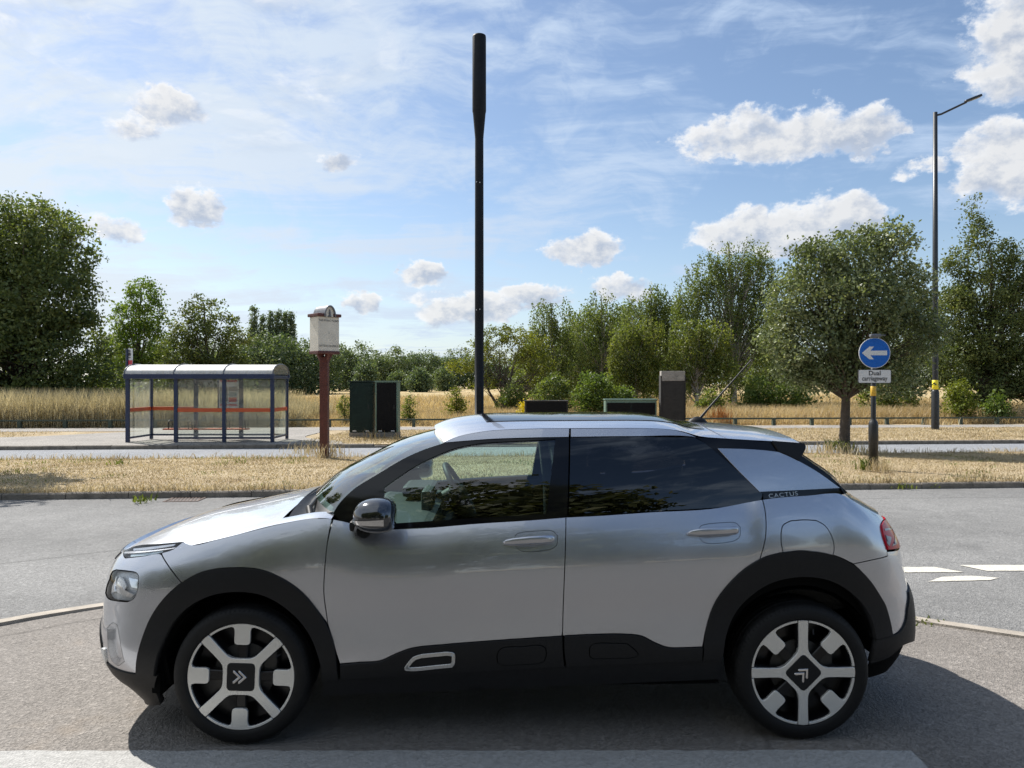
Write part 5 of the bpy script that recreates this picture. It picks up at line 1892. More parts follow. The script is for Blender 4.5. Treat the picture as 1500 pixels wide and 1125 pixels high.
# ================================================================== TREES AND GRASS
def leaf_mat(name, cols, trans=0.35, rough=0.55, nscale=0.5, tint=(1.25, 1.3, 0.5), gain=1.0):
    cols = [tuple(min(q * gain, .8) for q in c) for c in cols]
    m = bpy.data.materials.new(name)
    m.use_nodes = True
    t = NT(m.node_tree)
    t.n.clear()
    out = t.new('ShaderNodeOutputMaterial')
    g = t.new('ShaderNodeNewGeometry')
    P = t.new('ShaderNodeTexCoord').outputs['Object']
    r = g.outputs['Random Per Island']
    ns = t.noise(P, nscale, 4.0, 0.6)
    f = t.m('ADD', t.m('MULTIPLY', r, 0.55), t.m('MULTIPLY', t.ss(ns, 0.3, 0.7), 0.45))
    cr = t.new('ShaderNodeValToRGB')
    t.l.new(f, cr.inputs[0])
    el = cr.color_ramp.elements
    el[0].position, el[1].position = 0.15, 0.85
    el[0].color, el[1].color = (*cols[0], 1), (*cols[-1], 1)
    for i, c in enumerate(cols[1:-1]):
        e = el.new(0.15 + 0.7 * (i + 1) / (len(cols) - 1)); e.color = (*c, 1)
    pb = t.new('ShaderNodeBsdfPrincipled', inp={'Base Color': cr.outputs[0], 'Roughness': rough, 'Specular IOR Level': 0.3})
    tl = t.new('ShaderNodeBsdfTranslucent', inp={'Color': t.mix(1.0, cr.outputs[0], tint, 'MULTIPLY')})
    mx = t.new('ShaderNodeMixShader', inp={0: trans, 1: pb.outputs[0], 2: tl.outputs[0]})
    t.l.new(mx.outputs[0], out.inputs[0])
    return m


BARK = pmat('bark', (0.085, 0.066, 0.05), 0.9, noise=(7.0, 0.4), bump=(18.0, 0.6))
BARK_P = pmat('pale_bark', (0.30, 0.27, 0.23), 0.85, noise=(5.0, 0.5), bump=(18.0, 0.5))
L_OAK = leaf_mat('oak_leaves', [(0.034, 0.050, 0.020), (0.060, 0.078, 0.028), (0.105, 0.118, 0.042)], 0.34, gain=2.05)
L_DARK = leaf_mat('dark_leaves', [(0.036, 0.050, 0.018), (0.062, 0.080, 0.027), (0.11, 0.12, 0.042)], 0.33, gain=1.7)
L_MAPLE = leaf_mat('maple_leaves', [(0.05, 0.085, 0.016), (0.10, 0.155, 0.03), (0.16, 0.20, 0.05)], 0.42, gain=1.25)
L_BIRCH = leaf_mat('birch_leaves', [(0.055, 0.078, 0.026), (0.095, 0.122, 0.040), (0.145, 0.165, 0.060)], 0.42, gain=1.45)
L_OLIVE = leaf_mat('willow_leaves', [(0.070, 0.090, 0.024), (0.115, 0.14, 0.038), (0.17, 0.18, 0.055)], 0.45, gain=1.25)
L_WHITE = leaf_mat('whitebeam_leaves', [(0.055, 0.068, 0.032), (0.092, 0.116, 0.055), (0.22, 0.235, 0.14)], 0.26, rough=0.42, gain=1.55)
L_ACACIA = leaf_mat('acacia_leaves', [(0.07, 0.085, 0.014), (0.125, 0.145, 0.028), (0.20, 0.20, 0.045)], 0.42, gain=1.15)
L_BEHIND = leaf_mat('hedge_leaves', [(0.07, 0.085, 0.035), (0.12, 0.135, 0.055), (0.19, 0.19, 0.085)], 0.3)
L_SHRUB = leaf_mat('shrub_leaves', [(0.055, 0.085, 0.02), (0.10, 0.145, 0.035), (0.17, 0.21, 0.06)], 0.4, gain=1.15)
L_LIME = leaf_mat('lime_leaves', [(0.09, 0.12, 0.02), (0.16, 0.19, 0.03), (0.26, 0.27, 0.05)], 0.4)
L_FAR = leaf_mat('far_leaves', [(0.055, 0.082, 0.045), (0.085, 0.112, 0.058), (0.12, 0.142, 0.072)], 0.32, nscale=0.12, gain=1.45)
L_POP = leaf_mat('poplar_leaves', [(0.065, 0.092, 0.055), (0.09, 0.122, 0.072), (0.12, 0.15, 0.085)], 0.32, nscale=0.3, gain=1.35)
L_FLOWER = leaf_mat('yellow_flowers', [(0.45, 0.35, 0.01), (0.65, 0.52, 0.02), (0.75, 0.62, 0.03)], 0.2)


def leaves_mesh(name, C, size, rg, up=0.35, droop=None, aspect=0.62):
    """diamond leaves folded a little, centres C (n,3)"""
    n = len(C)
    nrm = rg.normal(size=(n, 3)); nrm[:, 2] += up
    nrm /= np.linalg.norm(nrm, axis=1, keepdims=True)
    ax = rg.normal(size=(n, 3))
    if droop is not None: ax = ax * (1 - droop) + np.array([0, 0, -1.0]) * droop * 1.6
    ax -= nrm * np.sum(ax * nrm, 1, keepdims=True)
    ax /= np.maximum(np.linalg.norm(ax, axis=1, keepdims=True), 1e-6)
    sd = np.cross(nrm, ax)
    s = (size * rg.uniform(.6, 1.35, n))[:, None]
    V = np.empty((n, 4, 3))
    V[:, 0] = C - ax * s * .5
    V[:, 1] = C + sd * s * .5 * aspect + nrm * s * .10 + ax * s * .05
    V[:, 2] = C + ax * s * .55
    V[:, 3] = C - sd * s * .5 * aspect + nrm * s * .10 + ax * s * .05
    F = np.arange(n * 4).reshape(n, 4)
    return fast_mesh(name, V.reshape(-1, 3), F, False)


def lump_clusters(lumps, n, rg, shell=0.55):
    """cluster centres in a union of ellipsoids (cx,cy,cz,rx,ry,rz), more of them towards the outside"""
    vol = np.array([l[3] * l[4] * l[5] for l in lumps]) ** 0.8
    k = rg.choice(len(lumps), n, p=vol / vol.sum())
    L = np.array(lumps)[k]
    d = rg.normal(size=(n, 3)); d /= np.linalg.norm(d, axis=1, keepdims=True)
    r = rg.uniform(0, 1, n) ** (1 / 3.0)
    r = r * (1 - shell) + shell * rg.uniform(.72, 1.03, n)
    return L[:, :3] + d * r[:, None] * L[:, 3:]


def limbs(mb, base, top, r0, clusters, nl, rg, lean=(0, 0), start=.25):
    base = Vector(base); top = Vector(top)
    mid = base.lerp(top, .5) + Vector((rg.uniform(-.12, .12), rg.uniform(-.12, .12), 0)) * (top - base).length * .3
    path = [Vector(p) for p in catmull([base, base.lerp(mid, .5) + Vector((0.02, 0, 0)), mid, top], 5)]
    L = len(path)
    mb.tube(path, [r0 * (1.25 if i == 0 else 1.0) * (1 - .8 * i / (L - 1)) for i in range(L)], 9, cap=False)
    for c in clusters[:nl]:
        c = Vector(c)
        zt = (c.z - base.z) / max((top.z - base.z), .1)
        s = min(max(zt * .62, start), .93)
        i = int(s * (L - 1))
        p = path[i]
        r_ = r0 * (1 - .8 * i / (L - 1)) * rg.uniform(.28, .5)
        q = p.lerp(c, .5) + Vector((rg.uniform(-.1, .1), rg.uniform(-.1, .1), rg.uniform(.0, .18))) * (c - p).length
        mb.tube(catmull([p, q, c], 4), [r_ * (1 - .85 * k / 8) for k in range(9)], 5, cap=False)


def tree(name, loc, lumps, n_cl, per, sig, size, leaf, label, trunk_r=.25, trunk_top=None, bark=None, nl=40, shell=.5, seed=1, group=None, cat='tree',
         up=.35, strands=None, start=.25, trunk_lean=(0, 0), stems=None):
    rg = np.random.RandomState(seed)
    o = empty(name, loc, label=label, cat=cat, group=group)
    cl = lump_clusters(lumps, n_cl, rg, shell)
    sc = rg.uniform(.6, 1.4, n_cl)
    if strands:
        # hanging twigs: leaves on lines falling from the cluster centres
        s = rg.uniform(.3, 1.0, (n_cl, per)) * 0 + np.linspace(0, 1, per)[None, :]
        ln = rg.uniform(strands[0], strands[1], n_cl)[:, None]
        P = np.repeat(cl[:, None, :], per, 1)
        off = rg.normal(0, 1, (n_cl, 1, 2)) * .12
        P[:, :, :2] += off * s[:, :, None] * ln[:, :, None]
        P[:, :, 2] -= s * ln
        P += rg.normal(0, sig, P.shape)
        P[:, :, 2] = np.maximum(P[:, :, 2], .25 + rg.uniform(0, .8, P[:, :, 2].shape))
    else:
        P = cl[:, None, :] + rg.normal(0, 1, (n_cl, per, 3)) * (sig * sc)[:, None, None] * np.array([1, 1, .75])
        P[:, :, 2] = np.maximum(P[:, :, 2], .05 + rg.uniform(0, .3, P[:, :, 2].shape))
    C = P.reshape(-1, 3)
    zt = max(l[2] + l[5] * .55 for l in lumps) if trunk_top is None else trunk_top
    mb = MB()
    cx = np.mean([l[0] for l in lumps]); cy = np.mean([l[1] for l in lumps])
    if stems:
        for i, (sx, sy, sz_, r_) in enumerate(stems):
            limbs(mb, (0.08 * i, 0, -.05), (sx, sy, sz_), r_, cl[i::len(stems)], nl // len(stems), rg, start=start)
    else:
        limbs(mb, (0, 0, -.05), (cx * .8 + trunk_lean[0], cy * .8, zt), trunk_r, cl, nl, rg, start=start)
    mb.build('trunk', bark or BARK, o)
    link_mesh('crown', leaves_mesh('crown', C, size, rg, up, .5 if strands else None), leaf, o)
    return o


def at(px, d, lift=0.0):
    y = d + CAM.y
    return ((px - 750) / FPX * d, y, zg(y) + lift)


def hz(py, d):          # height above the local ground of a photo row at distance d
    return 1.65 + (562 - py) / FPX * d - zg(d + CAM.y)


def sc_(px, d): return px / FPX * d


# big dark tree at the left edge: crown down to the grass
d = 42.0
H = hz(284, d)
lx0 = lambda p: sc_(p - 40, d)
big = [(lx0(40), 0, H - 2.6, 2.9, 2.8, 2.5), (lx0(85), -.6, H - 3.4, 2.4, 2.4, 2.6), (lx0(-20), 0, H - 3.6, 3.0, 3, 3.0), (lx0(105), -1.2, H - 5.9, 2.0, 2.2, 2.4), (lx0(60), -1.2, H - 6.2, 3.6, 2.6, 3.2),
       (lx0(-40), -1, H - 7.5, 3.4, 3, 3.6), (lx0(120), -.6, 3.6, 2.0, 2.2, 3.0), (lx0(60), -1.4, 3.2, 3.8, 2.4, 3.0), (lx0(-30), -1.2, 3.0, 3.2, 2.4, 3.0), (lx0(142), -.2, 2.2, 1.4, 1.8, 2.2), (lx0(80), .5, 1.2, 5.0, 2.0, 1.2), (lx0(-20), .5, 1.2, 5, 2, 1.2)]
tree('oak_tree', at(40, d), big, 2300, 34, .27, .19, L_OAK, 'huge dark broad-leaved tree with crown to the grass at the left edge', trunk_r=.42, nl=120, shell=.55, seed=3)
# trees between it and the shelter
d = 56.0
H = hz(405, d)
X = lambda p: sc_(p - 205, d)
tree('maple_tree', at(205, d), [(X(210), 0, H - 1.5, 1.2, 1.2, 1.5), (X(225), 0, H - 3.2, 1.2, 1.3, 1.5), (X(190), 0, H - 3.4, 1.4, 1.4, 1.7), (X(205), 0, H - 5.2, 2.2, 1.6, 2.0), (X(180), 0, 2.6, 1.9, 1.5, 2.4), (X(235), 0, 2.5, 1.8, 1.5, 2.3)],
     480, 28, .24, .20, L_MAPLE, 'bright green airy tree between the huge dark tree and the bushy one', trunk_r=.2, nl=60, seed=5)
d = 50.0
H = hz(432, d)
X = lambda p: sc_(p - 305, d)
tree('alder_tree', at(305, d), [(X(295), 0, H - 1.2, 1.1, 1.2, 1.3), (X(275), 0, H - 2.2, 1.1, 1.3, 1.6), (X(322), 0, H - 2.0, 1.2, 1.3, 1.5), (X(345), 0, H - 3.4, 1.0, 1.3, 1.5), (X(300), -.4, H - 3.8, 2.2, 1.6, 2.0), (X(262), 0, H - 4.4, 1.5, 1.5, 2.0), (X(340), 0, 2.2, 1.4, 1.5, 2.2), (X(290), -.6, 2.2, 2.2, 1.4, 2.2), (X(250), -.3, 2.0, 1.4, 1.4, 1.9)],
     620, 28, .22, .17, L_DARK, 'dark bushy tree with spiky top right behind the bus shelter roof', trunk_r=.2, nl=110, seed=6)
# poplars far away
PG = 'row of slender poplars on the skyline behind the bus shelter'
d = 170.0
for i, (px, top, w, lab) in enumerate(((372, 444, 15, 'tallest and leftmost poplar of the skyline row'), (385, 458, 9, 'short narrow poplar second from left in the skyline row'), (397, 451, 10, 'slim poplar third from left in the skyline row'),
                                  (408, 449, 14, 'broad poplar in the right half of the skyline row'), (418, 452, 8, 'thinnest poplar second from right in the skyline row'), (427, 451, 13, 'rightmost poplar of the skyline row'))):
    H = hz(top, d)
    r_ = sc_(w, d) * .46
    tree('poplar_tree', at(px, d + i * 1.2), [(0, 0, H * .80, r_ * .75, r_ * .8, H * .20), (0, 0, H * .58, r_, r_, H * .22), (0, 0, H * .32, r_ * .9, r_, H * .24)], 330, 16, .32, .42, L_POP, lab, trunk_r=.35, nl=10, seed=20 + i, group=PG)
# poplar tips left of them behind the alder are hidden; far wood: one mass
rg = np.random.RandomState(9)
Ps, mb = [], MB()
def crown_at(px, d, top, w, n, seed):
    r2 = np.random.RandomState(seed)
    x, y, z = at(px, d)
    H = hz(top, d); r_ = sc_(w, d) / 2
    cl = lump_clusters([(x, y, z + H * .70, r_ * .85, r_ * .9, H * .30), (x - r_ * .4, y, z + H * .45, r_ * .75, r_, H * .36), (x + r_ * .4, y, z + H * .42, r_ * .75, r_, H * .36), (x, y, z + H * .2, r_ * .9, r_, H * .24)], n, r2, .6)
    P = cl[:, None, :] + r2.normal(0, 1, (n, 34, 3)) * np.array([.62, .6, .46])
    Ps.append(P.reshape(-1, 3))
    mb.tube([(x, y, z), (x + .2, y, z + H * .7)], [.3, .1], 5)
k = 0
for (px, d, top, w) in ((352, 118, 500, 60), (382, 112, 488, 62), (412, 116, 491, 60), (440, 120, 494, 60), (470, 125, 498, 58), (340, 140, 505, 60),
                        (497, 150, 503, 46), (521, 152, 500, 46), (545, 170, 512, 40), (505, 190, 512, 50), (566, 175, 520, 34), (583, 172, 508, 46), (604, 176, 516, 40), (626, 182, 514, 40), (640, 200, 522, 40), (655, 186, 520, 42), (668, 190, 512, 46),
                        (690, 195, 516, 44), (715, 190, 520, 46), (560, 200, 520, 60), (600, 205, 524, 60), (740, 190, 524, 60), (535, 120, 530, 26), (615, 140, 540, 26), (585, 150, 545, 24), (650, 150, 538, 20), (775, 190, 520, 60), (815, 190, 515, 70), (870, 190, 510, 70), (930, 185, 505, 80), (1000, 185, 505, 90), (1080, 180, 505, 90), (1160, 180, 505, 90), (1240, 180, 500, 90), (1330, 180, 500, 100), (1420, 180, 500, 100), (300, 130, 495, 70), (240, 130, 490, 70), (170, 130, 490, 80)):
    n = int(60 * w / 40 * (d / 150) ** .5) + 60
    crown_at(px, d, top, w, n, 100 + k); k += 1
C = np.concatenate(Ps)
fw = link_mesh('far_wood', leaves_mesh('far_wood', C, .44, np.random.RandomState(77), .5), L_FAR)
tag(fw, 'far-off wood closing the field along the horizon', 'woodland', kind='stuff')
tag(mb.build('far_wood_trunks', BARK), 'dim trunks under the far-off wood', 'woodland', kind='stuff')

# multi-stemmed acacia right of the mast
d = 50.0
H = hz(474, d)
X = lambda p: sc_(p - 735, d)
tree('acacia_tree', at(735, d), [(X(700), 0, H - 1.9, 1.2, 1.2, .7), (X(722), 0, H - .9, 1.2, 1.2, .75), (X(752), 0, H - .8, 1.3, 1.2, .7), (X(780), 0, H - 1.3, 1.3, 1.2, .8), (X(675), 0, H - 2.9, 1.2, 1.1, .45), (X(790), 0, H - 2.7, 1.4, 1.2, .7), (X(735), 0, H - 2.0, 1.8, 1.3, .8), (X(705), -.3, 2.1, 1.1, 1.0, .6), (X(800), 0, 2.3, 1.2, 1, .7)],
     300, 28, .19, .14, L_ACACIA, 'small yellow-green many-stemmed tree just right of the mast', nl=70, shell=.35, seed=8, stems=[(-1.6, 0, 3.4, .13), (-.2, .2, 4.4, .14), (1.1, 0, 4.2, .13), (2.6, -.1, 3.2, .12)], start=.45)
# birches
def birch(px, d, top, lumps, n, per, leaf, label, seed, size=.15, strands=(.9, 2.4), trunk_r=.18, nl=50, sig=.10):
    H = hz(top, d)
    L = [(sc_(a - px, d), dy, H - sc_(b - top, d), sc_(rx * 1.18, d), sc_(ry_, d), sc_(rz * 1.05, d)) for a, b, rx, ry_, rz, dy in lumps]
    return tree('birch_tree', at(px, d), L, n, per, sig, size, leaf, label, trunk_r=trunk_r, bark=BARK_P, nl=nl, seed=seed, strands=strands, shell=.3, up=.1)
birch(808, 60, 430, [(795, 462, 18, 20, 30, 0), (822, 462, 20, 20, 30, 0), (806, 505, 36, 26, 40, 0), (805, 545, 34, 20, 30, 0), (780, 500, 18, 16, 26, 0), (840, 540, 24, 18, 34, 0)], 480, 26, L_BIRCH, 'slim birch with twin tops, leftmost of the birches', 31, size=.17)
birch(880, 58, 421, [(878, 445, 26, 22, 22, 0), (860, 470, 24, 20, 26, 0), (900, 470, 24, 20, 30, 0), (882, 515, 34, 24, 36, 0), (860, 545, 30, 20, 26, 0), (905, 545, 28, 20, 26, 0)], 520, 26, L_BIRCH, 'weeping birch with rounded top, second of the birches', 32, size=.17)
birch(950, 55, 412, [(960, 430, 16, 20, 20, 0), (935, 455, 24, 22, 28, 0), (972, 455, 24, 22, 30, 0), (950, 500, 44, 26, 40, 0)], 620, 26, L_BIRCH, 'feathery birch between the rounded one and the tallest one', 33, size=.16)
birch(1075, 52, 346, [(1105, 370, 26, 20, 24, 0), (1060, 372, 22, 20, 24, 0), (1030, 392, 26, 22, 24, 0), (1090, 400, 50, 30, 34, 0), (1010, 425, 24, 20, 26, 0), (1060, 440, 66, 34, 42, 0), (1110, 450, 34, 24, 50, 0), (1055, 490, 74, 30, 44, -.4)], 1150, 28, L_BIRCH, 'tallest weeping birch with dark trunk left of the round street tree', 34, size=.15, trunk_r=.26, nl=110)
birch(925, 46, 468, [(915, 490, 24, 20, 22, 0), (945, 482, 26, 20, 20, 0), (925, 520, 34, 22, 30, 0), (905, 545, 20, 18, 24, 0), (950, 545, 30, 18, 24, 0)], 380, 26, L_OLIVE, 'low olive-green weeping tree in front of the birches', 35, size=.16, strands=(.6, 1.6), trunk_r=.14)
birch(1020, 45, 462, [(1010, 482, 26, 20, 20, 0), (1045, 490, 24, 20, 24, 0), (1020, 520, 40, 22, 32, 0), (1060, 540, 30, 20, 26, 0), (990, 545, 22, 20, 24, 0)], 400, 26, L_OLIVE, 'low weeping tree in front of the tallest birch', 36, size=.16, strands=(.6, 1.5), trunk_r=.14)
# shrubs along the field edge
SG = 'shrubs at the edge of the dry field'
def shrub(px, d, top, w, leaf, label, seed, n=120, size=.15, per=24, sig=.17):
    H = hz(top, d); r_ = sc_(w, d) / 2
    L = [(0, 0, H * .6, r_ * .7, r_ * .7, H * .42), (-r_ * .5, 0, H * .40, r_ * .55, r_ * .6, H * .36), (r_ * .5, 0, H * .38, r_ * .55, r_ * .6, H * .34)]
    return tree('shrub', at(px, d), L, n, per, sig, size, leaf, label, trunk_r=.05, nl=14, seed=seed, cat='shrub', group=SG, shell=.45)
BG = 'trees filling the gaps behind the birches'
for i, (px, top, w, lab) in enumerate(((858, 448, 84, 'taller back row tree behind the rounded birch'), (920, 440, 84, 'taller back row tree behind the feathery birch'), (842, 470, 70, 'back row tree in the gap between the first two birches'), (905, 462, 70, 'back row tree in the gap right of the rounded birch'), (985, 440, 80, 'back row tree left of the tallest birch'), (1125, 455, 70, 'back row tree between tallest birch and street tree'), (782, 490, 60, 'back row tree just right of the many-stemmed tree'))):
    d = 74.0
    H = hz(top, d); r_ = sc_(w, d) / 2
    tree('birch_tree', at(px, d + i), [(0, 0, H * .72, r_ * .7, r_, H * .28), (-r_ * .5, 0, H * .45, r_ * .7, r_, H * .36), (r_ * .5, 0, H * .42, r_ * .7, r_, H * .36), (0, 0, H * .2, r_ * 1.1, r_, H * .2)], 420, 24, .34, .24, L_BIRCH, lab, trunk_r=.2, bark=BARK_P, nl=30, seed=80 + i, group=BG)
shrub(872, 40, 540, 62, L_SHRUB, 'fresh green shrub above the green-framed cabinet', 41, 170)
shrub(810, 44, 548, 60, L_BIRCH, 'dull green shrub right of the yellow-green many-stemmed tree', 42, 150)
shrub(752, 48, 562, 46, L_BIRCH, 'low shrub at the foot of the many-stemmed tree', 43, 90)
shrub(918, 40, 566, 34, L_SHRUB, 'small fresh shrub left of the narrow brown cabinet', 44, 70)
shrub(1112, 44, 552, 60, L_SHRUB, 'wide shrub between the tallest birch and the round street tree', 45, 150)
shrub(1160, 43, 545, 60, L_SHRUB, 'light green shrub left of the street tree trunk', 46, 140)
shrub(1040, 40, 570, 40, L_OLIVE, 'olive shrub behind the car aerial', 47, 80)
shrub(1405, 37, 556, 44, L_LIME, 'yellow-green shrub at the foot of the lamp post', 48, 100, size=.13)
shrub(1300, 42, 540, 80, L_OLIVE, 'olive green shrub behind the blue arrow sign', 49, 150)
shrub(1462, 37, 575, 40, L_SHRUB, 'small shrub right of the lamp post under the tall dark tree', 50, 60)
shrub(600, 34.5, 577, 22, L_OLIVE, 'upright leafy clump right of the black cabinet', 51, 60, size=.075, sig=.10)
shrub(505, 34.5, 575, 20, L_OLIVE, 'upright leafy clump left of the green cabinet', 52, 54, size=.075, sig=.10)
shrub(668, 40, 566, 26, L_ACACIA, 'small yellowing bush left of the mast', 53, 50, size=.12)
o = shrub(770, 37, 586, 24, L_FLOWER, 'yellow flowering clump beside the low black cabinet', 54, 50, size=.09, sig=.10)
# round street tree in the verge
d = 19.75
rx = 1236
H = hz(322, d)
X = lambda p: sc_(p - rx, d)
Zr = lambda p: hz(p, d)
lum = [(X(1250), 0, Zr(385), .90, .95, .85), (X(1300), 0, Zr(362), .62, .7, .62), (X(1195), 0, Zr(395), .75, .85, .75), (X(1330), 0, Zr(425), .68, .8, .75), (X(1160), 0, Zr(450), .62, .8, .75), (X(1245), -.5, Zr(460), 1.4, 1.0, 1.0),
       (X(1190), -.3, Zr(515), .95, .9, .75), (X(1315), -.2, Zr(505), .85, .9, .9), (X(1250), -.2, Zr(540), .95, .9, .55), (X(1330), 0, Zr(572), .38, .45, .45), (X(1165), 0, Zr(540), .6, .7, .5), (X(1140), 0, Zr(495), .45, .6, .6), (X(1200), .1, Zr(562), .6, .7, .35), (X(1290), .1, Zr(560), .65, .7, .4), (X(1355), 0, Zr(490), .45, .6, .7)]
tree('street_tree', at(rx, d, .09), lum, 1060, 46, .16, .09, L_WHITE, 'round-headed grey-green street tree standing in the verge beside the arrow sign', trunk_r=.155, trunk_top=4.6, nl=110, shell=.3, seed=61, up=.5, start=.45)
# dark tree at the right edge, with a leading shoot
d = 40.0
px_ = 1440
H = hz(288, d)
X = lambda p: sc_(p - px_, d)
Zr = lambda p: hz(p, d)
lum = [(X(1427), 0, Zr(305), .25, .3, .7), (X(1432), 0, Zr(345), .65, .7, 1.0), (X(1405), 0, Zr(385), .7, .8, .8), (X(1460), 0, Zr(375), .9, 1, 1.0), (X(1490), 0, Zr(400), .9, 1, 1.0), (X(1440), 0, Zr(430), 1.9, 1.4, 1.3), (X(1395), 0, Zr(460), 1.0, 1.2, 1.5),
       (X(1520), 0, Zr(440), 1.7, 1.5, 1.8), (X(1450), -.5, Zr(500), 2.3, 1.5, 1.7), (X(1395), -.2, Zr(530), 1.3, 1.2, 1.4), (X(1500), -.4, Zr(540), 2.3, 1.5, 1.8), (X(1430), -.5, Zr(570), 1.8, 1.2, 1.2), (X(1530), -.5, Zr(570), 1.8, 1.2, 1.3)]
tree('alder_tree', at(px_, d), lum, 1700, 32, .21, .145, L_DARK, 'tall dark tree with a thin leading shoot behind the lamp post at right', trunk_r=.22, trunk_top=H - 3.2, nl=150, shell=.5, seed=62)
d = 46
X = lambda p: sc_(p - 1330, d)
Zr = lambda p: hz(p, d)
tree('oak_tree', at(1330, d), [(X(1340), 0, Zr(450), 1.6, 1.5, 1.6), (X(1310), 0, Zr(500), 1.8, 1.5, 1.6), (X(1365), 0, Zr(500), 1.4, 1.4, 1.8), (X(1335), 0, Zr(545), 2.2, 1.5, 1.4)], 420, 28, .24, .16, L_DARK, 'dark tree mostly hidden behind the round street tree', trunk_r=.2, nl=50, seed=63)
# a tree outside the frame at the left whose shade falls on the verge, and a row behind the camera (seen in the car's windows)
OG = 'trees outside the picture whose shade or reflection is seen'
tree('street_tree', (-13.1, 12.5, zg(12.5) + .1), [(0, 0, 6.6, 1.3, 1.5, 1.2), (.1, 0, 5.4, 1.35, 1.5, 1.0), (-.5, 0, 5.8, 1.3, 1.3, 1.1)], 160, 40, .2, .15, L_WHITE, 'tree left of the picture that shades the near verge', trunk_r=.14, nl=40, seed=64, group=OG)
base = tree('oak_tree', (-2.0, -24.0, 0), [(0, 0, 5.6, 2.6, 2.4, 2.2), (-1.6, 0, 4.2, 2.4, 2.2, 2.2), (1.8, 0, 4.0, 2.4, 2.2, 2.3), (0, .5, 2.4, 3.2, 2.4, 2.2)], 420, 24, .34, .34, L_BEHIND, 'dark tree behind the camera reflected in the car windows', trunk_r=.25, nl=30, seed=65, group=OG)
rg = random.Random(4)
base.scale = (1.9, 1.5, 2.1); base.location.y = -20.5
for x, y, s in ((-28, -24, 2.0), (-20, -26, 1.7), (-14, -22.5, 1.9), (-8.0, -21.5, 1.85), (5.2, -24.5, .95), (10.5, -26.5, 1.05), (16.5, -23, .9), (23, -26, 1.5), (30, -24, 1.3), (38, -25, 1.5), (-36, -25, 2.0)):
    c = copy_tree(base)
    c.location = (x, y, 0); c.scale = (s * 1.15, s, s); c.rotation_euler = (0, 0, rg.uniform(0, 6))


# ------------------------------------------------------------------ grass
def blades(name, P, h, w, lean, mat, rg, dirs=None):
    """P (n,3) roots, h heights, curved blades of three triangles"""
    n = len(P)
    a = rg.uniform(0, 2 * np.pi, n)
    side = np.stack([np.cos(a), np.sin(a), np.zeros(n)], 1)
    b = rg.uniform(0, 2 * np.pi, n) if dirs is None else dirs
    ld = np.stack([np.cos(b), np.sin(b), np.zeros(n)], 1)
    h = h[:, None]; le = (lean * rg.uniform(.2, 1.0, n))[:, None] * h
    w = (w * rg.uniform(.7, 1.3, n))[:, None]
    V = np.empty((n, 5, 3))
    up = np.array([[0, 0, 1.0]])
    V[:, 0] = P - side * w * .5
    V[:, 1] = P + side * w * .5
    m = P + up * h * .55 + ld * le * .35
    V[:, 2] = m + side * w * .42
    V[:, 3] = m - side * w * .42
    V[:, 4] = P + up * h * (1 - .25 * lean) + ld * le
    i = (np.arange(n) * 5)[:, None]
    F = np.concatenate([i + np.array([[0, 1, 2]]), i + np.array([[0, 2, 3]]), i + np.array([[3, 2, 4]])], 0)
    return fast_mesh(name, V.reshape(-1, 3), F, False)


G_DRY = leaf_mat('dry_blades', [(0.32, 0.25, 0.15), (0.49, 0.405, 0.265), (0.64, 0.55, 0.39)], 0.3, .8, 0.8, (1.0, .95, .7))
G_TALL = leaf_mat('tall_dry_grass', [(0.33, 0.285, 0.17), (0.48, 0.415, 0.27), (0.62, 0.55, 0.39)], 0.35, .8, 0.25, (1.0, .95, .7))
G_GOLD = leaf_mat('golden_grass', [(0.37, 0.275, 0.145), (0.52, 0.41, 0.24), (0.63, 0.52, 0.33)], 0.35, .8, 0.12, (1.0, .92, .6))
G_WEED = leaf_mat('withered_stems', [(0.10, 0.075, 0.05), (0.18, 0.14, 0.095), (0.26, 0.21, 0.15)], 0.2, .8, 0.8)
G_GREEN = leaf_mat('green_blades', [(0.07, 0.09, 0.02), (0.13, 0.16, 0.04), (0.20, 0.22, 0.07)], 0.35, .7, 0.8)
rg = np.random.RandomState(12)


def verge_scatter(n, lo, hi, x0, x1, lift, hump=0.0):
    x = rg.uniform(x0, x1, n)
    t = rg.uniform(0, 1, n)
    y = lo + (hi - lo) * t + ROAD_M * x
    return np.stack([x, y, ZG(y) + lift + hump * 4 * t * (1 - t)], 1)


def clumpy(P, scale, thr, seed):
    from mathutils import noise as mn
    v = np.array([mn.noise(Vector((p[0] * scale + seed, p[1] * scale, 0))) for p in P])
    return P[v > thr]


# short burnt turf on the verge, denser along its edges
P = verge_scatter(90000, K1 + .13, V1 - .02, -13, 15.5, .065, .01)
me = blades('verge_grass', P, rg.uniform(.02, .055, len(P)), .012, .9, G_DRY, rg)
tag(link_mesh('verge_grass', me, G_DRY), 'short burnt grass on the verge between the roads', 'grass', kind='stuff')
P = clumpy(verge_scatter(16000, K1 + .13, V1, -13, 15.5, .065, .01), .9, .22, 3)
P2 = verge_scatter(1500, V1 - .5, V1 + .05, -16, 18, .075)
me = blades('green_verge_grass', np.concatenate([P, P2[:200]]), rg.uniform(.03, .10, len(P) + 200), .012, .8, G_GREEN, rg)
tag(link_mesh('green_verge_grass', me, G_GREEN), 'thin greener patches in the burnt verge', 'grass', kind='stuff')
P = np.concatenate([verge_scatter(5000, V1 - .35, V1 + .03, -17, 19, .07), verge_scatter(9000, K1 + .05, K1 + .26, -13, 16, .065)])
me = blades('verge_edge_grass', P, rg.uniform(.05, .20, len(P)) * rg.choice([.5, .8, 1.15], len(P)), .012, .9, G_DRY, rg)
tag(link_mesh('verge_edge_grass', me, G_DRY), 'longer dry grass along the edges of the verge', 'grass', kind='stuff')
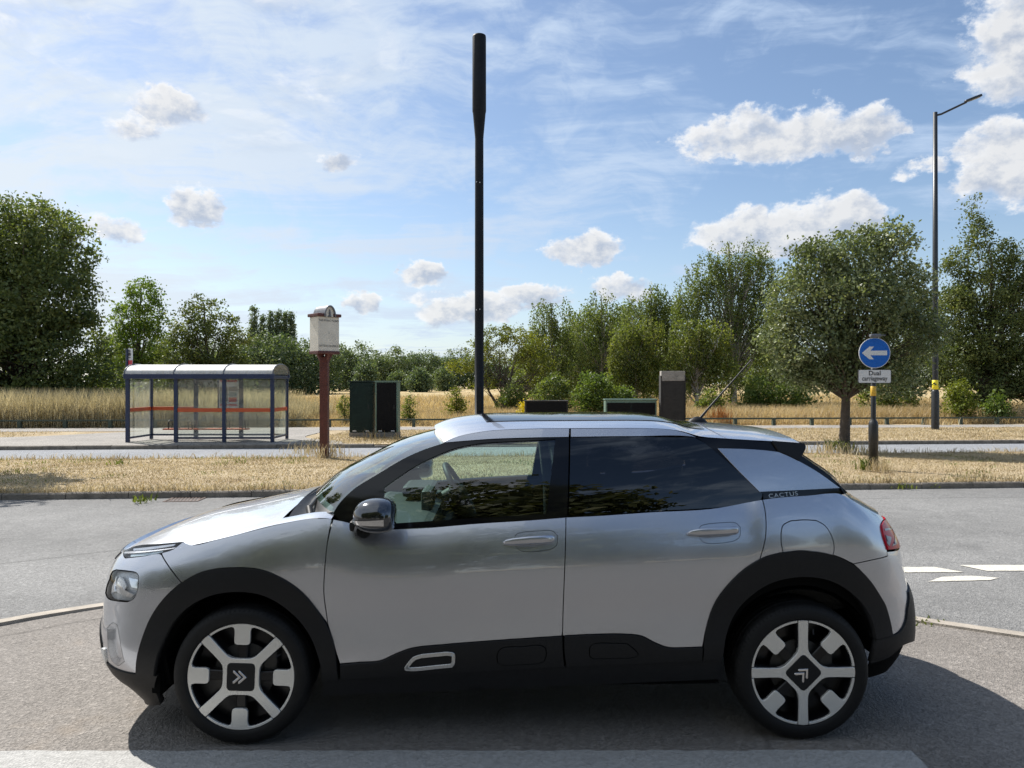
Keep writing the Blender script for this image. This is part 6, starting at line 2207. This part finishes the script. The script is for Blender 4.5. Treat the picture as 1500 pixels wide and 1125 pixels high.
P = verge_scatter(60000, K2 + .15, P0, -6.5, 30, .095)
P = np.concatenate([P, verge_scatter(9000, K2 + .15, P0, -34, -17, .095)])
me = blades('far_verge_grass', P, rg.uniform(.03, .10, len(P)), .018, .9, G_DRY, rg)
tag(link_mesh('far_verge_grass', me, G_DRY), 'burnt grass strip between the far road and the footpath', 'grass', kind='stuff')
# tall grass beyond the rail
def field(n, y0, y1, x0, x1):
    x = rg.uniform(x0, x1, n)
    y = y0 + (y1 - y0) * rg.uniform(0, 1, n) ** 1.3 + ROAD_M * x
    return np.stack([x, y, ZG(y) - .02], 1)
P = field(42000, RAIL + .35, RAIL + 7.5, -36, -9.5)
hh = rg.uniform(1.0, 2.15, len(P)) * (1 - .25 * (P[:, 0] > -11))
me = blades('tall_grass', P, hh, .026, .35, G_TALL, rg)
tag(link_mesh('tall_grass', me, G_TALL), 'tall pale seeding grass behind the rail at left', 'grass', kind='stuff')
P = field(90000, RAIL + .35, RAIL + 16, -10.5, 34)
hh = rg.uniform(.35, .85, len(P)) + .35 * (P[:, 0] > 5)
hh = hh * np.clip((P[:, 1] - ROAD_M * P[:, 0] - RAIL) / 1.5, .5, 1)
me = blades('golden_grass', P, hh, .026, .5, G_GOLD, rg)
tag(link_mesh('golden_grass', me, G_GOLD), 'golden dry grass filling the field behind the rail', 'grass', kind='stuff')
P = field(26000, RAIL + 15, RAIL + 60, -45, 45)
me = blades('distant_grass', P, rg.uniform(.4, .95, len(P)), .07, .6, G_GOLD, rg)
tag(link_mesh('distant_grass', me, G_GOLD), 'coarser golden grass farther out in the field', 'grass', kind='stuff')


def weed(name, px, py, lift, label, n, h, w, mat, seed, spread=.10, lean=.9, group='weeds along kerbs and post feet', xy=None):
    rg2 = np.random.RandomState(seed)
    x, y = spot(px, py, lift) if xy is None else xy
    o = empty(name, (x, y, zg(y) + lift), label=label, cat='plant', group=group)
    P = np.concatenate([rg2.normal(0, spread, (n, 2)), np.zeros((n, 1))], 1)
    link_mesh('leaves', blades('leaves', P, rg2.uniform(.4, 1.0, n) * h, w, lean, mat, rg2), mat, o)
    return o
weed('weed', 208, 734, 0, 'green weed growing in the gutter at the near verge kerb', 34, .15, .022, G_GREEN, 1)
weed('weed', 1268, 688, .1, 'yellow-green long-leaved weed at the foot of the arrow sign', 26, .38, .03, G_GREEN, 2, .07)
weed('weed', 1290, 690, .1, 'dry grass tuft round the foot of the arrow sign', 90, .36, .014, G_DRY, 3, .12, .5)
weed('weed', 1230, 658, .1, 'leafy green sprouts at the foot of the round street tree', 70, .42, .05, G_GREEN, 4, .16)
weed('weed', 1215, 662, .1, 'wide dry tuft left of the street tree foot', 120, .40, .016, G_DRY, 5, .30, .6)
weed('weed', 1262, 664, .1, 'wide dry tuft right of the street tree foot', 120, .36, .016, G_TALL, 6, .28, .6)
weed('weed', 478, 668, .1, 'dry tuft round the foot of the town sign post', 140, .42, .014, G_DRY, 7, .22, .5)
weed('weed', 450, 664, .1, 'dry tuft on the verge left of the town sign post', 90, .40, .014, G_DRY, 8, .25, .5)
weed('weed', 540, 646, .1, 'dry brown weed in front of the green cabinet', 60, .55, .012, G_WEED, 9, .22, .8)
weed('weed', 575, 646, .1, 'dry brown weed in front of the black cabinet', 40, .45, .012, G_WEED, 10, .22, .8)
weed('weed', 1370, 622, .1, 'dry tuft round the foot of the lamp post', 140, .45, .03, G_GOLD, 11, .35, .5)
weed('weed', 1322, 714, 0, 'small green weed in the gutter right of the car', 40, .12, .025, G_GREEN, 12, .10)
weed('weed', 1352, 712, 0, 'faded weed in the right-hand gutter', 40, .10, .025, G_GREEN, 13, .12)
weed('weed', 1398, 924, 0, 'tiny weed on the flush kerb right of the car', 30, .05, .012, G_GREEN, 14, .05, xy=(2.87, 1.72))
weed('weed', 208, 655, .1, 'green tuft in the verge under the bus shelter', 30, .16, .02, G_GREEN, 15, .1, xy=(-8.3, 12.2))
# a rusty-brown dock standing in the golden grass behind the aerial
weed('dock', 1072, 610, .1, 'rust-brown dock plant at the rail right of the car aerial', 160, 1.1, .035, leaf_mat('dock_seed', [(0.20, 0.075, 0.03), (0.33, 0.135, 0.055), (0.42, 0.20, 0.09)], .25, .8), 16, .28, .35, group=None, xy=(9.9, RAIL + .9 + .9))
